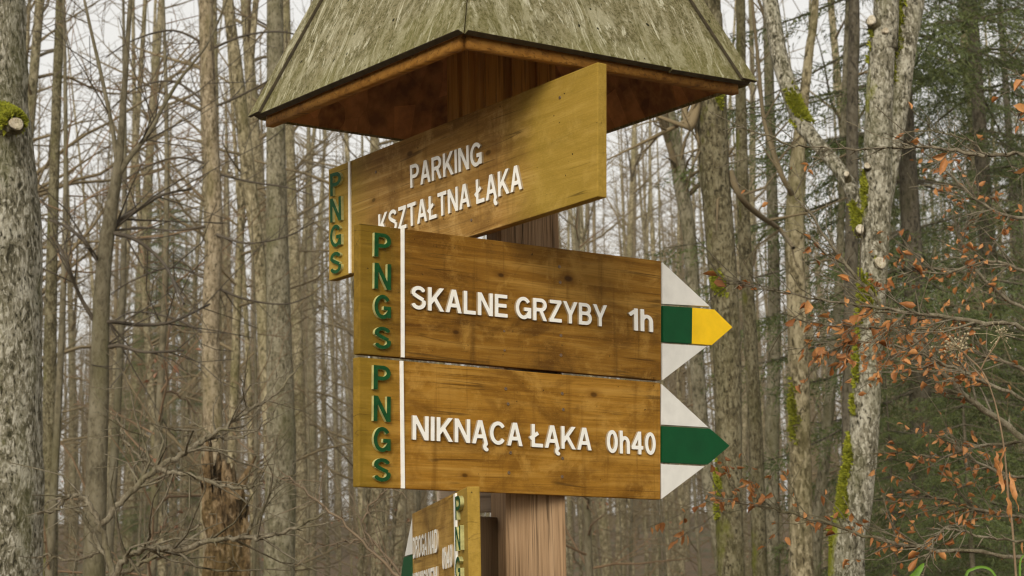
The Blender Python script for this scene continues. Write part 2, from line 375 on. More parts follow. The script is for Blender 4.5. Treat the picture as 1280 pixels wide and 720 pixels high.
# ------------------------------------------------------------------ the ground
def ground_h(x, y):
    r = np.hypot(x, y)
    return 5.5 * (1 - np.exp(-(np.maximum(r - 30, 0) / 70) ** 2)) + .12 * np.sin(x * .31 + 1) * np.sin(y * .27) + .05 * np.sin(x * 1.3) * np.sin(y * 1.1 + 2)
def build_ground():
    g = np.concatenate([-np.geomspace(420, 4, 60), np.linspace(-3.5, 3.5, 15), np.geomspace(4, 420, 60)])
    X, Y = np.meshgrid(g, g, indexing='ij'); n = len(g)
    V = np.stack([X, Y, ground_h(X, Y)], -1).reshape(-1, 3)
    i = np.arange(n - 1)[:, None] * n; j = np.arange(n - 1)[None]
    F = np.stack([i + j, i + n + j, i + n + j + 1, i + j + 1], -1).reshape(-1, 4)
    mb = MB(); mb.add(V, F); o = mb.build('ground', M['ground']); tag(o, kind='structure')
build_ground()

# ------------------------------------------------------------------ the signpost
POST = np.array([.0209, 3.0932, 0.]); PYAW = .264; PW = .1114
sign = empty('signpost', (POST[0], POST[1], float(ground_h(POST[0], POST[1]))),
             'wooden trail signpost with lichen covered roof and lettered direction boards', 'signpost')
S_INV = Matrix.Translation(-sign.location)
def rel(mw): return S_INV @ mw
def cam_pt(p): return np.asarray(p) + CAM
px_ = np.array([math.cos(PYAW), math.sin(PYAW), 0]); py_ = np.array([-math.sin(PYAW), math.cos(PYAW), 0]); Z = np.array([0, 0, 1.])

post_top = CAM_Z + .78
zc = CAM_Z + .01
prism([(-PW / 2, -zc - .3), (PW / 2, -zc - .3), (PW / 2, post_top - zc), (-PW / 2, post_top - zc)], -PW / 2, PW / 2, 'post', M['post'], sign,
      rel(frame((POST[0], POST[1], zc), px_, py_, Z)), .004)

def axes(yaw, tl, tk=0.):
    d = np.array([math.cos(yaw), math.sin(yaw), 0]); b = np.array([math.sin(yaw), -math.cos(yaw), 0])
    d2 = d * math.cos(tl) + Z * math.sin(tl); u2 = Z * math.cos(tl) - d * math.sin(tl)
    return d2, b * math.cos(tk) - u2 * math.sin(tk), u2 * math.cos(tk) + b * math.sin(tk)

class Board:
    def __init__(s, A, ax):
        s.A = cam_pt(A); s.d, s.b, s.u = ax; s.mw = frame(s.A, s.d, -s.b, s.u)
    def uv(s, px, py):
        P = on_plane(px, py, s.A, s.b) - s.A; return float(P @ s.d), float(P @ s.u)
    def poly(s, pix): return [s.uv(*p) for p in pix]

HS = .074                                          # half the stroke of the cut-out letters, cap height 1
def seg(x0, y0, x1, y1): return ('s', x0, y0, x1, y1)
def arc(cx, cy, rx, ry, a0, a1, n=18): return ('a', [(cx + rx * math.cos(math.radians(a0 + (a1 - a0) * i / n)), cy + ry * math.sin(math.radians(a0 + (a1 - a0) * i / n))) for i in range(n + 1)])
def glyph_defs(h):
    k = 1 - h; G = {}
    bowl = lambda w, yt, yb: [seg(h, yt, w - (yt - yb) / 2 - h, yt), seg(h, yb, w - (yt - yb) / 2 - h, yb), arc(w - (yt - yb) / 2 - h, (yt + yb) / 2, (yt - yb) / 2, (yt - yb) / 2, -90, 90)]
    G['P'] = (.64, [seg(h, 0, h, 1)] + bowl(.64, k, .47))
    G['R'] = (.70, [seg(h, 0, h, 1)] + bowl(.67, k, .49) + [seg(.36, .5, .62, -.06)])
    G['B'] = (.66, [seg(h, 0, h, 1)] + bowl(.62, k, .53) + bowl(.66, .53, h))
    G['D'] = (.72, [seg(h, 0, h, 1), seg(h, k, .34, k), seg(h, h, .34, h), arc(.34, .5, .72 - h - .34, .5 - h, -90, 90)])
    G['N'] = (.70, [seg(h, 0, h, 1), seg(.70 - h, 0, .70 - h, 1), seg(h - .02, 1.05, .70 - h + .02, -.05)])
    G['M'] = (.82, [seg(h, 0, h, 1), seg(.82 - h, 0, .82 - h, 1), seg(h, 1.08, .41, .05), seg(.82 - h, 1.08, .41, .05)])
    G['K'] = (.70, [seg(h, 0, h, 1), seg(h, .30, .66, 1.06), seg(.27, .58, .66, -.05)])
    A = [seg(.055, -.06, .355, 1.06), seg(.655, -.06, .355, 1.06), seg(.16, .31, .55, .31)]
    og = [arc(.66, -.12, .085, .12, 95, 285)]
    G['A'] = (.71, A); G['\u0104'] = (.71, A + og)
    G['L'] = (.55, [seg(h, 0, h, 1), seg(0, h, .55, h)])
    G['\u0141'] = (.60, [seg(.05 + h, 0, .05 + h, 1), seg(.05, h, .60, h), seg(-.03, .36, .36, .62)])
    G['E'] = (.60, [seg(h, 0, h, 1), seg(0, h, .60, h), seg(0, k, .585, k), seg(h, .51, .55, .51)])
    G['Z'] = (.62, [seg(.03, k, .60, k), seg(0, h, .62, h), seg(.07, h * .7, .555, 1 - h * .7)])
    G['Y'] = (.68, [seg(.34, 0, .34, .45), seg(.34, .40, .03, 1.06), seg(.34, .40, .65, 1.06)])
    G['T'] = (.62, [seg(.31, 0, .31, 1), seg(0, k, .62, k)])
    G['I'] = (2 * h, [seg(h, 0, h, 1)])
    G['U'] = (.70, [seg(h, .3, h, 1), seg(.70 - h, .3, .70 - h, 1), arc(.35, .3, .35 - h, .3 - h, 180, 360)])
    G['W'] = (.96, [seg(.06, 1.06, .25, -.06), seg(.48, 1.06, .25, -.06), seg(.48, 1.06, .71, -.06), seg(.90, 1.06, .71, -.06)])
    G['O'] = (.76, [arc(.38, .5, .38 - h, .5 - h, 0, 360, 30)])
    G['C'] = (.72, [arc(.38, .5, .38 - h, .5 - h, 38, 322, 26)])
    G['G'] = (.75, [arc(.38, .5, .38 - h, .5 - h, 38, 330, 26), seg(.42, .45, .75, .45), seg(.75 - h, .06, .75 - h, .5)])
    G['S'] = (.64, [arc(.32, 1 - h - .205, .32 - h - .01, .205, 22, 200, 16), arc(.32, h + .215, .32 - h, .215, -160, 22, 16), seg(.115, .64, .30, .535), seg(.27, .55, .53, .42)])
    G['0'] = (.56, [arc(.28, .5, .28 - h, .5 - h, 0, 360, 30)])
    G['1'] = (.34, [seg(.34 - h, 0, .34 - h, 1), seg(0, .70, .25, .90)])
    G['4'] = (.60, [seg(.42, 0, .42, 1), seg(0, .29, .60, .29), seg(.045, .29, .40, .95)])
    G['h'] = (.52, [seg(h, 0, h, 1), seg(.52 - h, 0, .52 - h, .48), arc(.26, .44, .26 - h, .25, 0, 180)])
    return G
def glyph_mesh(prims, wd, h):
    st = 1 / 44; x = np.arange(-.12, wd + .16, st); y = np.arange(-.34, 1.06, st)
    X, Y = np.meshgrid(x, y, indexing='ij'); D = np.full(X.shape, 9.)
    def sbox(x0, y0, x1, y1):
        l = math.hypot(x1 - x0, y1 - y0); dx, dy = (x1 - x0) / l, (y1 - y0) / l
        a = (X - (x0 + x1) / 2) * dx + (Y - (y0 + y1) / 2) * dy; b = -(X - (x0 + x1) / 2) * dy + (Y - (y0 + y1) / 2) * dx
        qx, qy = np.abs(a) - l / 2, np.abs(b) - h
        return np.maximum(qx, qy)
    for p in prims:
        if p[0] == 's':
            d = sbox(*p[1:])
            d = np.maximum(d, np.maximum(-Y, Y - 1))
        else:
            d = np.full(X.shape, 9.)
            pt = p[1]
            for i in range(len(pt) - 1): d = np.minimum(d, sbox(*pt[i], *pt[i + 1]))
            for q in pt[1:-1]: d = np.minimum(d, np.hypot(X - q[0], Y - q[1]) - h)
        D = np.minimum(D, d)
    D = D - .006
    D[np.abs(D) < 1e-4] = 1e-4
    vid = {}; V = []; F = []
    def vert(key, pos):
        if key not in vid: vid[key] = len(V); V.append(pos)
        return vid[key]
    nx, ny = D.shape
    ins = D < 0
    cells = np.argwhere(ins[:-1, :-1] | ins[1:, :-1] | ins[:-1, 1:] | ins[1:, 1:])
    for i, j in cells:
        c = [(i, j), (i + 1, j), (i + 1, j + 1), (i, j + 1)]; poly = []
        for q in range(4):
            p, r = c[q], c[(q + 1) % 4]; dp, dr = D[p], D[r]
            if dp < 0: poly.append(vert(p, (x[p[0]], y[p[1]])))
            if (dp < 0) != (dr < 0):
                t = dp / (dp - dr); key = (min(p, r), max(p, r))
                poly.append(vert(key, (x[p[0]] + (x[r[0]] - x[p[0]]) * t, y[p[1]] + (y[r[1]] - y[p[1]]) * t)))
        if len(poly) >= 3: F.append(poly)
    return np.array(V), F
GL = glyph_defs(HS); GC = {}
def letters(board, parent, body, left, right, top_left, thick=.0042, front='white', side='letter_side_shade', name='letter', gap=.115):
    """left/right: pixel of the baseline's two ends; top_left: a pixel on the cap line"""
    u0, w0 = board.uv(*left); u1, w1 = board.uv(*right)
    ut, wt = board.uv(*top_left); sl = (w1 - w0) / (u1 - u0); cap = wt - (w0 + sl * (ut - u0))
    xs = []; x = 0
    for ch in body:
        if ch == ' ': x += .30; continue
        xs.append((ch, x)); x += GL[ch][0] + gap
    total = x - gap
    for ch, x in xs:
        if ch not in GC: GC[ch] = glyph_mesh(GL[ch][1], GL[ch][0], HS)
        P, fs = GC[ch]; n = len(P)
        U = u0 + (P[:, 0] + x) / total * (u1 - u0); Wz = w0 + sl * (U - u0) + P[:, 1] * cap
        c = np.array([(U.min() + U.max()) / 2, 0, (Wz.min() + Wz.max()) / 2])
        ec = {}
        for f in fs:
            for q in range(len(f)):
                e = (f[q], f[(q + 1) % len(f)]); ec[e] = 1
        rim = [e for e in ec if (e[1], e[0]) not in ec]
        cx = np.full(n, -thick)
        V = np.vstack([np.stack([U, cx, Wz], -1), np.stack([U, np.full(n, .0006), Wz], -1)]) - c
        me = bpy.data.meshes.new(name); me.from_pydata([tuple(p) for p in V], [], [tuple(f) for f in fs] + [(e[1], e[0], e[0] + n, e[1] + n) for e in rim])
        me.materials.append(M[front]); me.materials.append(M[side])
        me.polygons.foreach_set('material_index', [0] * len(fs) + [1] * len(rim))
        link(name, me, parent, Matrix.Translation(c))
def glyph_column(board, parent, rows, x0, x1, **k):
    for ch, yt, yb, dy in rows:
        letters(board, parent, ch, (x0, yb - dy), (x1, yb + dy), (x0, yt - dy), thick=.006, front='green', side='green_side', **k)
def screw(board, parent, px, py, r=.003):
    u, w_ = board.uv(px, py); mb = MB()
    a = np.arange(12) * 2 * math.pi / 12
    ring = lambda rr, y: np.stack([rr * np.cos(a), np.full(12, y), rr * np.sin(a)], -1)
    V = np.vstack([ring(r, .001), ring(r, -.0009), ring(r * .75, -.0013), ring(r * .35, -.0006), [[0, -.0003, 0]]])
    F = [(i + k * 12, (i + 1) % 12 + k * 12, (i + 1) % 12 + (k + 1) * 12, i + (k + 1) * 12) for k in range(3) for i in range(12)] + [(36 + i, 36 + (i + 1) % 12, 48) for i in range(12)]
    mb.add(V, F); mb.build('screw', M['screw'], parent, True, Matrix.Translation((u, 0, w_)))

T = .0188
ax12 = axes(.6914, -.009, .0124)
b1 = Board((-.2498, 2.7453, .5605), ax12)
o1 = prism(b1.poly([(449.8, 279), (826.7, 326.3), (826.7, 475.5), (449.6, 442.3)]), 0, T, 'direction_board', M['board_a'], sign, rel(b1.mw), .0022)
o1['label'] = 'dark stained board reading SKALNE GRZYBY 1h with yellow arrow tip'
letters(b1, o1, 'SKALNE GRZYBY', (512.5, 386.2), (756.5, 408.6), (513, 357.2))
letters(b1, o1, '1h', (785.5, 412.5), (814.5, 415.3), (789, 385.6))
glyph_column(b1, o1, [('P', 292.5, 322, 1.2), ('N', 330, 362, 1), ('G', 369, 399, 1), ('S', 409, 436.5, .8)], 465.5, 486)
prism(b1.poly([(500.7, 285), (504.4, 285.6), (504.6, 447), (500.9, 446.6)]), -.003, .001, 'divider_strip', M['white'], o1)
for p in ((699, 333.5), (700, 353), (701, 419.5), (701, 444)): screw(b1, o1, *p)
for p in ((630, 414), (630.5, 438)): screw(b1, o1, *p, r=.002)
# arrow head
prism(b1.poly([(829, 328), (888.3, 383), (829, 379.8)]), .0015, .013, 'arrow_panel', M['arrow_white'], o1, None, .0008)
prism(b1.poly([(829, 429.3), (884.5, 432.6), (829.3, 475)]), .0015, .013, 'arrow_panel', M['arrow_white'], o1, None, .0008)
prism(b1.poly([(829, 382.2), (865.2, 384.6), (864.6, 429.6), (829, 427.3)]), -.0005, .012, 'green_band', M['arrow_green'], o1, None, .0006)
prism(b1.poly([(865.5, 384.6), (893, 387), (915.5, 409), (889.5, 431.5), (864.9, 429.6)]), -.0005, .012, 'yellow_tip', M['arrow_yellow'], o1, None, .0006)

A2 = np.array([-.2498, 2.7453, .5605]) - ax12[2] * .225
b2 = Board(A2, ax12)
o2 = prism(b2.poly([(449, 446.2), (826, 478.6), (826, 624.5), (449, 608.5)]), 0, T, 'direction_board', M['board_b'], sign, rel(b2.mw), .0022)
o2['label'] = 'golden board reading NIKNĄCA ŁĄKA 0h40 with green arrow tip'
letters(b2, o2, 'NIKNĄCA ŁĄKA', (514, 549.4), (737.3, 563), (514, 519.5))
letters(b2, o2, '0h40', (757, 566), (817.8, 568.8), (758, 537.6))
glyph_column(b2, o2, [('P', 457.5, 487.5, .8), ('N', 495.5, 527, .7), ('G', 534, 565, .6), ('S', 573, 602, .5)], 464.5, 485.5)
prism(b2.poly([(499.4, 451), (503, 451.3), (505, 610.6), (501, 610.4)]), -.003, .001, 'divider_strip', M['white'], o2)
for p in ((702.6, 492), (704, 512), (703, 573), (702.5, 596), (632, 486), (635, 505), (638, 566), (636, 591)): screw(b2, o2, *p)
prism(b2.poly([(828, 480), (886.5, 534.3), (827.6, 530.8)]), .0015, .013, 'arrow_panel', M['arrow_white'], o2, None, .0008)
prism(b2.poly([(827.6, 580), (882, 582.8), (828, 623.6)]), .0015, .013, 'arrow_panel', M['arrow_white'], o2, None, .0008)
prism(b2.poly([(827.8, 532.6), (887.5, 535.8), (912, 557.2), (884.5, 580.8), (827.8, 578)]), -.0005, .012, 'green_band', M['arrow_green'], o2, None, .0006)

# parking board, nailed to the post head
S3 = 1.09
b3 = Board(np.array([.1318, 2.4613, .7453]) * S3, axes(-.9206, .0177))
# origin to the left end so that local x runs along the board
off3 = b3.uv(410.5, 212)[0]; b3 = Board(b3.A - CAM + b3.d * off3, (b3.d, b3.b, b3.u))
o3 = prism(b3.poly([(410.5, 212), (747, 77.3), (747, 245.6), (411, 351)]), 0, .020, 'direction_board', M['board_c'], sign, rel(b3.mw), .0022)
o3['label'] = 'light board reading PARKING KSZTAŁTNA ŁĄKA under the roof'
letters(b3, o3, 'PARKING', (515.3, 235.3), (604.5, 206), (515.5, 207))
letters(b3, o3, 'KSZTAŁTNA ŁĄKA', (475.5, 296.5), (654.5, 236.2), (475.7, 268.5))
glyph_column(b3, o3, [('P', 216, 244, -2), ('N', 247.5, 277, -1.8), ('G', 281.5, 309, -1.6), ('S', 315.5, 342, -1.5)], 416, 429.5)
prism(b3.poly([(436.6, 202.5), (439, 201.5), (439.4, 341.2), (437.2, 341.9)]), -.003, .001, 'divider_strip', M['white'], o3)
for p in ((589.5, 275.3), (700, 122), (470, 215)): screw(b3, o3, *p, r=.0028)

# low board pointing away to the left
S4 = 1.05
b4 = Board(np.array([-.0704, 2.4365, .1052]) * S4, axes(-1.3948, .0254))
off4 = b4.uv(515, 642)[0]; b4 = Board(b4.A - CAM + b4.d * off4, (b4.d, b4.b, b4.u))
c4 = b4.poly([(515, 642), (583.7, 608)]); H4 = .231
o4 = prism([(c4[0][0], c4[0][1]), (c4[1][0], c4[1][1]), (c4[1][0], c4[1][1] - H4), (c4[0][0], c4[0][1] - H4)], 0, .0197, 'direction_board', M['board_d'], sign, rel(b4.mw), .0022)
o4['label'] = 'low board pointing away with green arrow, seen nearly edge on'
letters(b4, o4, 'DROGA NAD', (518.2, 698.2), (549, 690), (518.2, 672.3), thick=.003)
letters(b4, o4, 'URWISKIEM', (518.2, 743.5), (548.5, 737.6), (518.2, 717), thick=.003)
letters(b4, o4, '0h40', (555, 712), (567.6, 708), (555, 685), thick=.003)
glyph_column(b4, o4, [('P', 620, 649, -1), ('N', 658, 688, -.8), ('G', 696, 727, -.6), ('S', 736, 764, -.5)], 574, 580.5)
prism([(b4.uv(569.6, 650)[0], c4[1][1] - .004), (b4.uv(571.8, 650)[0], c4[1][1] - .003), (b4.uv(571.8, 650)[0], c4[1][1] - H4 + .003), (b4.uv(569.6, 650)[0], c4[1][1] - H4 + .004)], -.003, .001, 'divider_strip', M['white'], o4)
xt, zt = c4[0]
hb = H4 / 3
prism([(xt - .003, zt - .002), (xt - .003, zt - hb), (xt - .15, zt - hb)], .0015, .013, 'arrow_panel', M['arrow_white'], o4, None, .0008)
prism([(xt - .003, zt - H4 + .002), (xt - .003, zt - 2 * hb), (xt - .15, zt - 2 * hb)], .0015, .013, 'arrow_panel', M['arrow_white'], o4, None, .0008)
prism([(xt - .003, zt - hb - .002), (xt - .003, zt - 2 * hb + .002), (xt - .152, zt - 2 * hb + .002), (xt - .205, zt - H4 / 2), (xt - .152, zt - hb - .002)], -.0005, .012, 'green_band', M['arrow_green'], o4, None, .0006)

# weathered plank nailed across the back of the post, its left end showing below the boards
yb = POST + py_ * (PW / 2 + .012)
bp = Board(np.array([yb[0], yb[1], 0.]), (px_, -py_, Z))
u0, w0 = bp.uv(549, 641); u1, _ = bp.uv(690, 640)
op = prism([(u0, w0), (u1, w0), (u1, w0 + .075), (u0, w0 + .075)], 0, .022, 'plank', M['plank'], sign, rel(bp.mw), .003)
op['label'] = 'bare weathered plank across the back of the post'
# block that carries the low board
P0 = b4.A + b4.d * .36 - b4.b * .0195
side = POST - px_ * (PW / 2 - .004) + py_ * .034
zs = at(606, 645, 3.0)[2]
mid = (P0[:2] + np.array([side[0], side[1]])) / 2
ln = float(np.linalg.norm(P0[:2] - side[:2]))
xa = np.array([*(side[:2] - P0[:2]) / ln, 0]); ya = np.array([-xa[1], xa[0], 0])
box(ln - .002, .03, .16, 'mounting_block', M['spacer'], sign, rel(frame((mid[0], mid[1], zs - .08), xa, ya, Z)), .006)
# wedge between the post and the two big boards
bk = b1.A - b1.b * T
pc = POST - px_ * (PW / 2 - .006) - py_ * PW / 2; pr = POST + px_ * (PW / 2 - .012) - py_ * PW / 2
def tob(P): return np.array([(P - bk) @ np.array([ax12[0][0], ax12[0][1], 0]), 0, 0])
d2 = np.array([math.cos(.6914), math.sin(.6914)]); n2 = np.array([math.sin(.6914), -math.cos(.6914)])
def foot(P): return P[:2] + n2 * float((bk[:2] - P[:2]) @ n2 - .004)
q = [pc[:2], pr[:2], foot(pr), foot(pc)]
z0, z1 = CAM_Z + .135, CAM_Z + .545
mbw = MB(); V = [(a[0] - sign.location.x, a[1] - sign.location.y, z) for z in (z0, z1) for a in q]
mbw.add(V, [(0, 1, 2, 3), (7, 6, 5, 4), (0, 4, 5, 1), (1, 5, 6, 2), (2, 6, 7, 3), (3, 7, 4, 0)])
mbw.build('mounting_batten', M['spacer'], sign, False, Matrix.Translation((0, 0, -sign.location.z)))

# post head: boxed column of upright boards under the roof
HC = np.array([-.0145, 3.091, 0]); HYAW = .42
hx = np.array([math.cos(HYAW), math.sin(HYAW), 0]); hy = np.array([-math.sin(HYAW), math.cos(HYAW), 0])
HW = .158
hz0, hz1 = CAM_Z + .66, CAM_Z + .98
head = box(HW, HW, hz1 - hz0, 'post_head', M['head'], sign, rel(frame((HC[0], HC[1], (hz0 + hz1) / 2), hx, hy, Z)), .003)
for k, dx in enumerate((-.052, .0, .052)):      # cover strips on its two visible sides
    box(.034, .012, hz1 - hz0 - .004, 'cover_strip', M['head'], head, Matrix.Translation((dx, -HW / 2 - .006, 0)), .002)
for dx in (-.045, .01):
    box(.012, .036, hz1 - hz0 - .004, 'cover_strip', M['head'], head, Matrix.Translation((-HW / 2 - .006, dx, 0)), .002)

# the roof
def roof_pt(px, py, x, y):   # the point above (x, y) seen at the pixel's height
    Y = y; r = ray(px, py); return np.array([x, y, CAM_Z + r[2] / r[1] * Y])
RN = roof_pt(577, 43, -.0735, 2.615); RR = roof_pt(934, 107.5, .446, 3.034); RB = roof_pt(659, 200.6, .041, 3.571); RL = roof_pt(322, 150, -.484, 3.150)
AP = np.array([-.0175, 3.093, CAM_Z + 1.677])
roof = empty('roof', (0, 0, 0)); bpy.data.objects.remove(roof)
cen = (RN + RR + RB + RL) / 4
TH = .013
def panel(a, b, c, name, mat, parent, t0, t1, base, ext=0):
    """triangle a-b (eave) c (top) as a sheet from offset t0 to t1 along the outward normal, in a local frame along the eave"""
    x = (b - a) / np.linalg.norm(b - a); n = np.cross(b - a, c - a); n /= np.linalg.norm(n)
    if n @ ((a + b) / 2 - cen) < 0: n = -n
    z = np.cross(-n * -1, x); z = np.cross(x, -n); 
    if z @ (c - a) < 0: z = -z
    back = -n
    mw = frame(a, x, back, z)
    loc = lambda P: (float((P - a) @ x), float((P - a) @ z))
    return mw, loc, x, z, n
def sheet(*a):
    o = prism(*a); o.data.materials.append(M['edge_and_gap_shade'])
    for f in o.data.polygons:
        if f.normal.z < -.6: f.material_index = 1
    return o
# underframe is the roof's own mesh: battens along the four eaves and rafters up the hips
fm = MB()
def beam(p, q, wdt, hgt, up):
    d = (q - p) / np.linalg.norm(q - p); s_ = np.cross(d, up); s_ /= np.linalg.norm(s_); u_ = np.cross(s_, d)
    V = [e + s_ * a * wdt / 2 + u_ * b * hgt / 2 for e in (p, q) for a, b in ((-1, -1), (1, -1), (1, 1), (-1, 1))]
    fm.add(V, [(3, 2, 1, 0), (4, 5, 6, 7), (0, 1, 5, 4), (1, 2, 6, 5), (2, 3, 7, 6), (3, 0, 4, 7)])
cs = [RN, RR, RB, RL]
def inset(P, k=.90, dz=-.001): 
    Q = cen + (P - cen) * k; Q[2] = P[2] + (1 - k) * .42 + dz - .022; return Q
for i in (0, 3):
    a, b = inset(cs[i], .955), inset(cs[(i + 1) % 4], .955)
    d = (b - a) / np.linalg.norm(b - a)
    beam(a + d * .003, b - d * .003, .016, .024, Z)
for i in range(4):
    beam(inset(cs[i], .6, .0), AP + np.array([0, 0, -.09]) + (cs[i] - cen) * .02, .03, .03, Z)
rf = fm.build('roof', M['eave'], sign, False, S_INV.copy())
tri = [(RN, RR), (RR, RB), (RB, RL), (RL, RN)]
for k, (a, b) in enumerate(tri):
    mw, loc, x, z, n = panel(a, b, AP, '', None, None, 0, 0, 0)
    ap = loc(AP); ln = np.linalg.norm(b - a)
    m4 = mw
    if k == 0:      # the right hand slope is two sheets with a ragged joint
        s0, s1 = .735, .80
        ua = (s0 * ln + 0, 0); 
        e1 = (ln * .690, 0.002)
        j = (ap[0] + .02, ap[1] * .97)
        rag = [(ln * .69, 0), (ln * .69 - .006, .06), (ln * .66, .2)]
        top = (ap[0], ap[1])
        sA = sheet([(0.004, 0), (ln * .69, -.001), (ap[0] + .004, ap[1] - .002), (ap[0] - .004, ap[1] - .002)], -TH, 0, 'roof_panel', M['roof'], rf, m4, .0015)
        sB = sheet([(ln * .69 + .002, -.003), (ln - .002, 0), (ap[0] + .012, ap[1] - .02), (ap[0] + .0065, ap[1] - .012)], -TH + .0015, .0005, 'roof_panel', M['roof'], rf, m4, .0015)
    else:
        o = -.010 if k == 3 else 0
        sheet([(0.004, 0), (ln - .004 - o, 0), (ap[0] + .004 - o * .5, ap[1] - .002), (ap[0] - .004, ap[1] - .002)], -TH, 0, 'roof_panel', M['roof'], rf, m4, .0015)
    # strand board lining beneath
    cl = lambda P, f: (P[0] + (ap[0] - P[0]) * f, P[1] + (ap[1] - P[1]) * f)
    prism([(.02, .006), (ln - .02, .006), (ap[0], ap[1] * .96)], .003, .012, 'roof_lining', M['osb'], rf, m4)
def hip(corner, k, w0_, lift):
    a, b = tri[k]; mw, loc, x, z, n = panel(a, b, AP, '', None, None, 0, 0, 0)
    c = np.array(loc(corner)); ap = np.array(loc(AP)); d = (ap - c) / np.linalg.norm(ap - c)
    s_ = np.array([-d[1], d[0]]); 
    if s_ @ (np.array(loc((a + b) / 2)) - c) < 0: s_ = -s_
    e = np.array([1., 0]) if loc(corner)[0] < .1 else np.array([-1., 0])
    pl = [c - s_ * .006 - d * .004, c + e * w0_ / abs(s_ @ e) - d * 0, ap + s_ * w0_ * .8 - d * .06, ap - s_ * .004 - d * .02]
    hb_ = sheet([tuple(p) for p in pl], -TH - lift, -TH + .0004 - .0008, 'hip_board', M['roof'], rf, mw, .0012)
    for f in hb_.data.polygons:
        if abs(f.normal.y) < .5: f.material_index = 1  # dark sides paint a shadow gap along the hip board
hip(RL, 3, .030, .007); hip(RR, 0, .029, .007)

# ------------------------------------------------------------------ trees
def unit(v): return v / (np.linalg.norm(v) + 1e-12)
def perp(d, rng):
    r = rng.normal(size=3); r -= d * (r @ d); return unit(r)
def branch(mb, p, d, ln, r, lev, rng, P, leaves=None):
    """a wiggling limb with side limbs; P: dict of wig, up, dens, maxlev, minr, ratio"""
    n = max(3, int(ln / P.get('seg', .25)) + 1); n = min(n, 14); st = ln / (n - 1)
    pts = [np.array(p)]; dd = [np.array(d)]
    for i in range(n - 1):
        d = unit(d + rng.normal(0, P['wig'], 3) * (1 + .3 * lev) + np.array([0, 0, P['up']]) * (.5 + .5 * lev)); pts.append(pts[-1] + d * st); dd.append(d)
    rad = np.maximum(r * (1 - np.linspace(0, 1, n) * .78), P['minr'])
    mb.tube(pts, rad, 6 if r > .03 else (4 if r > .012 else 3))
    if lev < P['maxlev']:
        k = rng.poisson(ln * P['dens'] * (1 + .5 * lev)) + (1 if lev < P['maxlev'] - 1 else 0)
        for _ in range(k):
            t = rng.uniform(.2 if lev else .12, 1) * (n - 1); i = min(int(t), n - 2); q = pts[i] + (pts[i + 1] - pts[i]) * (t - i)
            a = rng.uniform(.55, 1.05); dr = unit(dd[i] * math.cos(a) + perp(dd[i], rng) * math.sin(a))
            l2 = ln * rng.uniform(.28, .55) * (1 - .45 * t / n)
            if l2 > P.get('minl', .12): branch(mb, q, dr, l2, max(rad[i] * P['ratio'], P['minr']), lev + 1, rng, P, leaves)
    if leaves is not None and lev >= P.get('leaflev', 2):
        for _ in range(rng.poisson(ln * P.get('leafd', 5))):
            t = rng.uniform(.2, 1) * (n - 1); i = min(int(t), n - 2)
            leaves.append((pts[i] + (pts[i + 1] - pts[i]) * (t - i), dd[i]))
def leaf_mesh(mb, where, size, rng, droop=.5):
    for q, d in where:
        sz = size * rng.uniform(.55, 1.15)
        ax = unit(d * .6 + rng.normal(0, .55, 3) + np.array([0, 0, -droop])); sd = perp(ax, rng); nn = np.cross(ax, sd)
        b = q + ax * sz * .12; fold = rng.uniform(.08, .6) * sz; curl = rng.uniform(-.4, .5) * sz; wd = sz * rng.uniform(.13, .28)
        m1, m2, tp = b + ax * sz * .3 , b + ax * sz * .65 + nn * curl * .35, b + ax * sz + nn * curl
        V = [b, m1 + sd * wd + nn * fold, m2 + sd * wd * .85 + nn * (fold * .8), tp, m2 - sd * wd * .85 + nn * (fold * .8), m1 - sd * wd + nn * fold, m1, m2]
        mb.add(V, [(0, 6, 1), (1, 6, 7, 2), (2, 7, 3), (0, 5, 6), (5, 4, 7, 6), (4, 3, 7)])

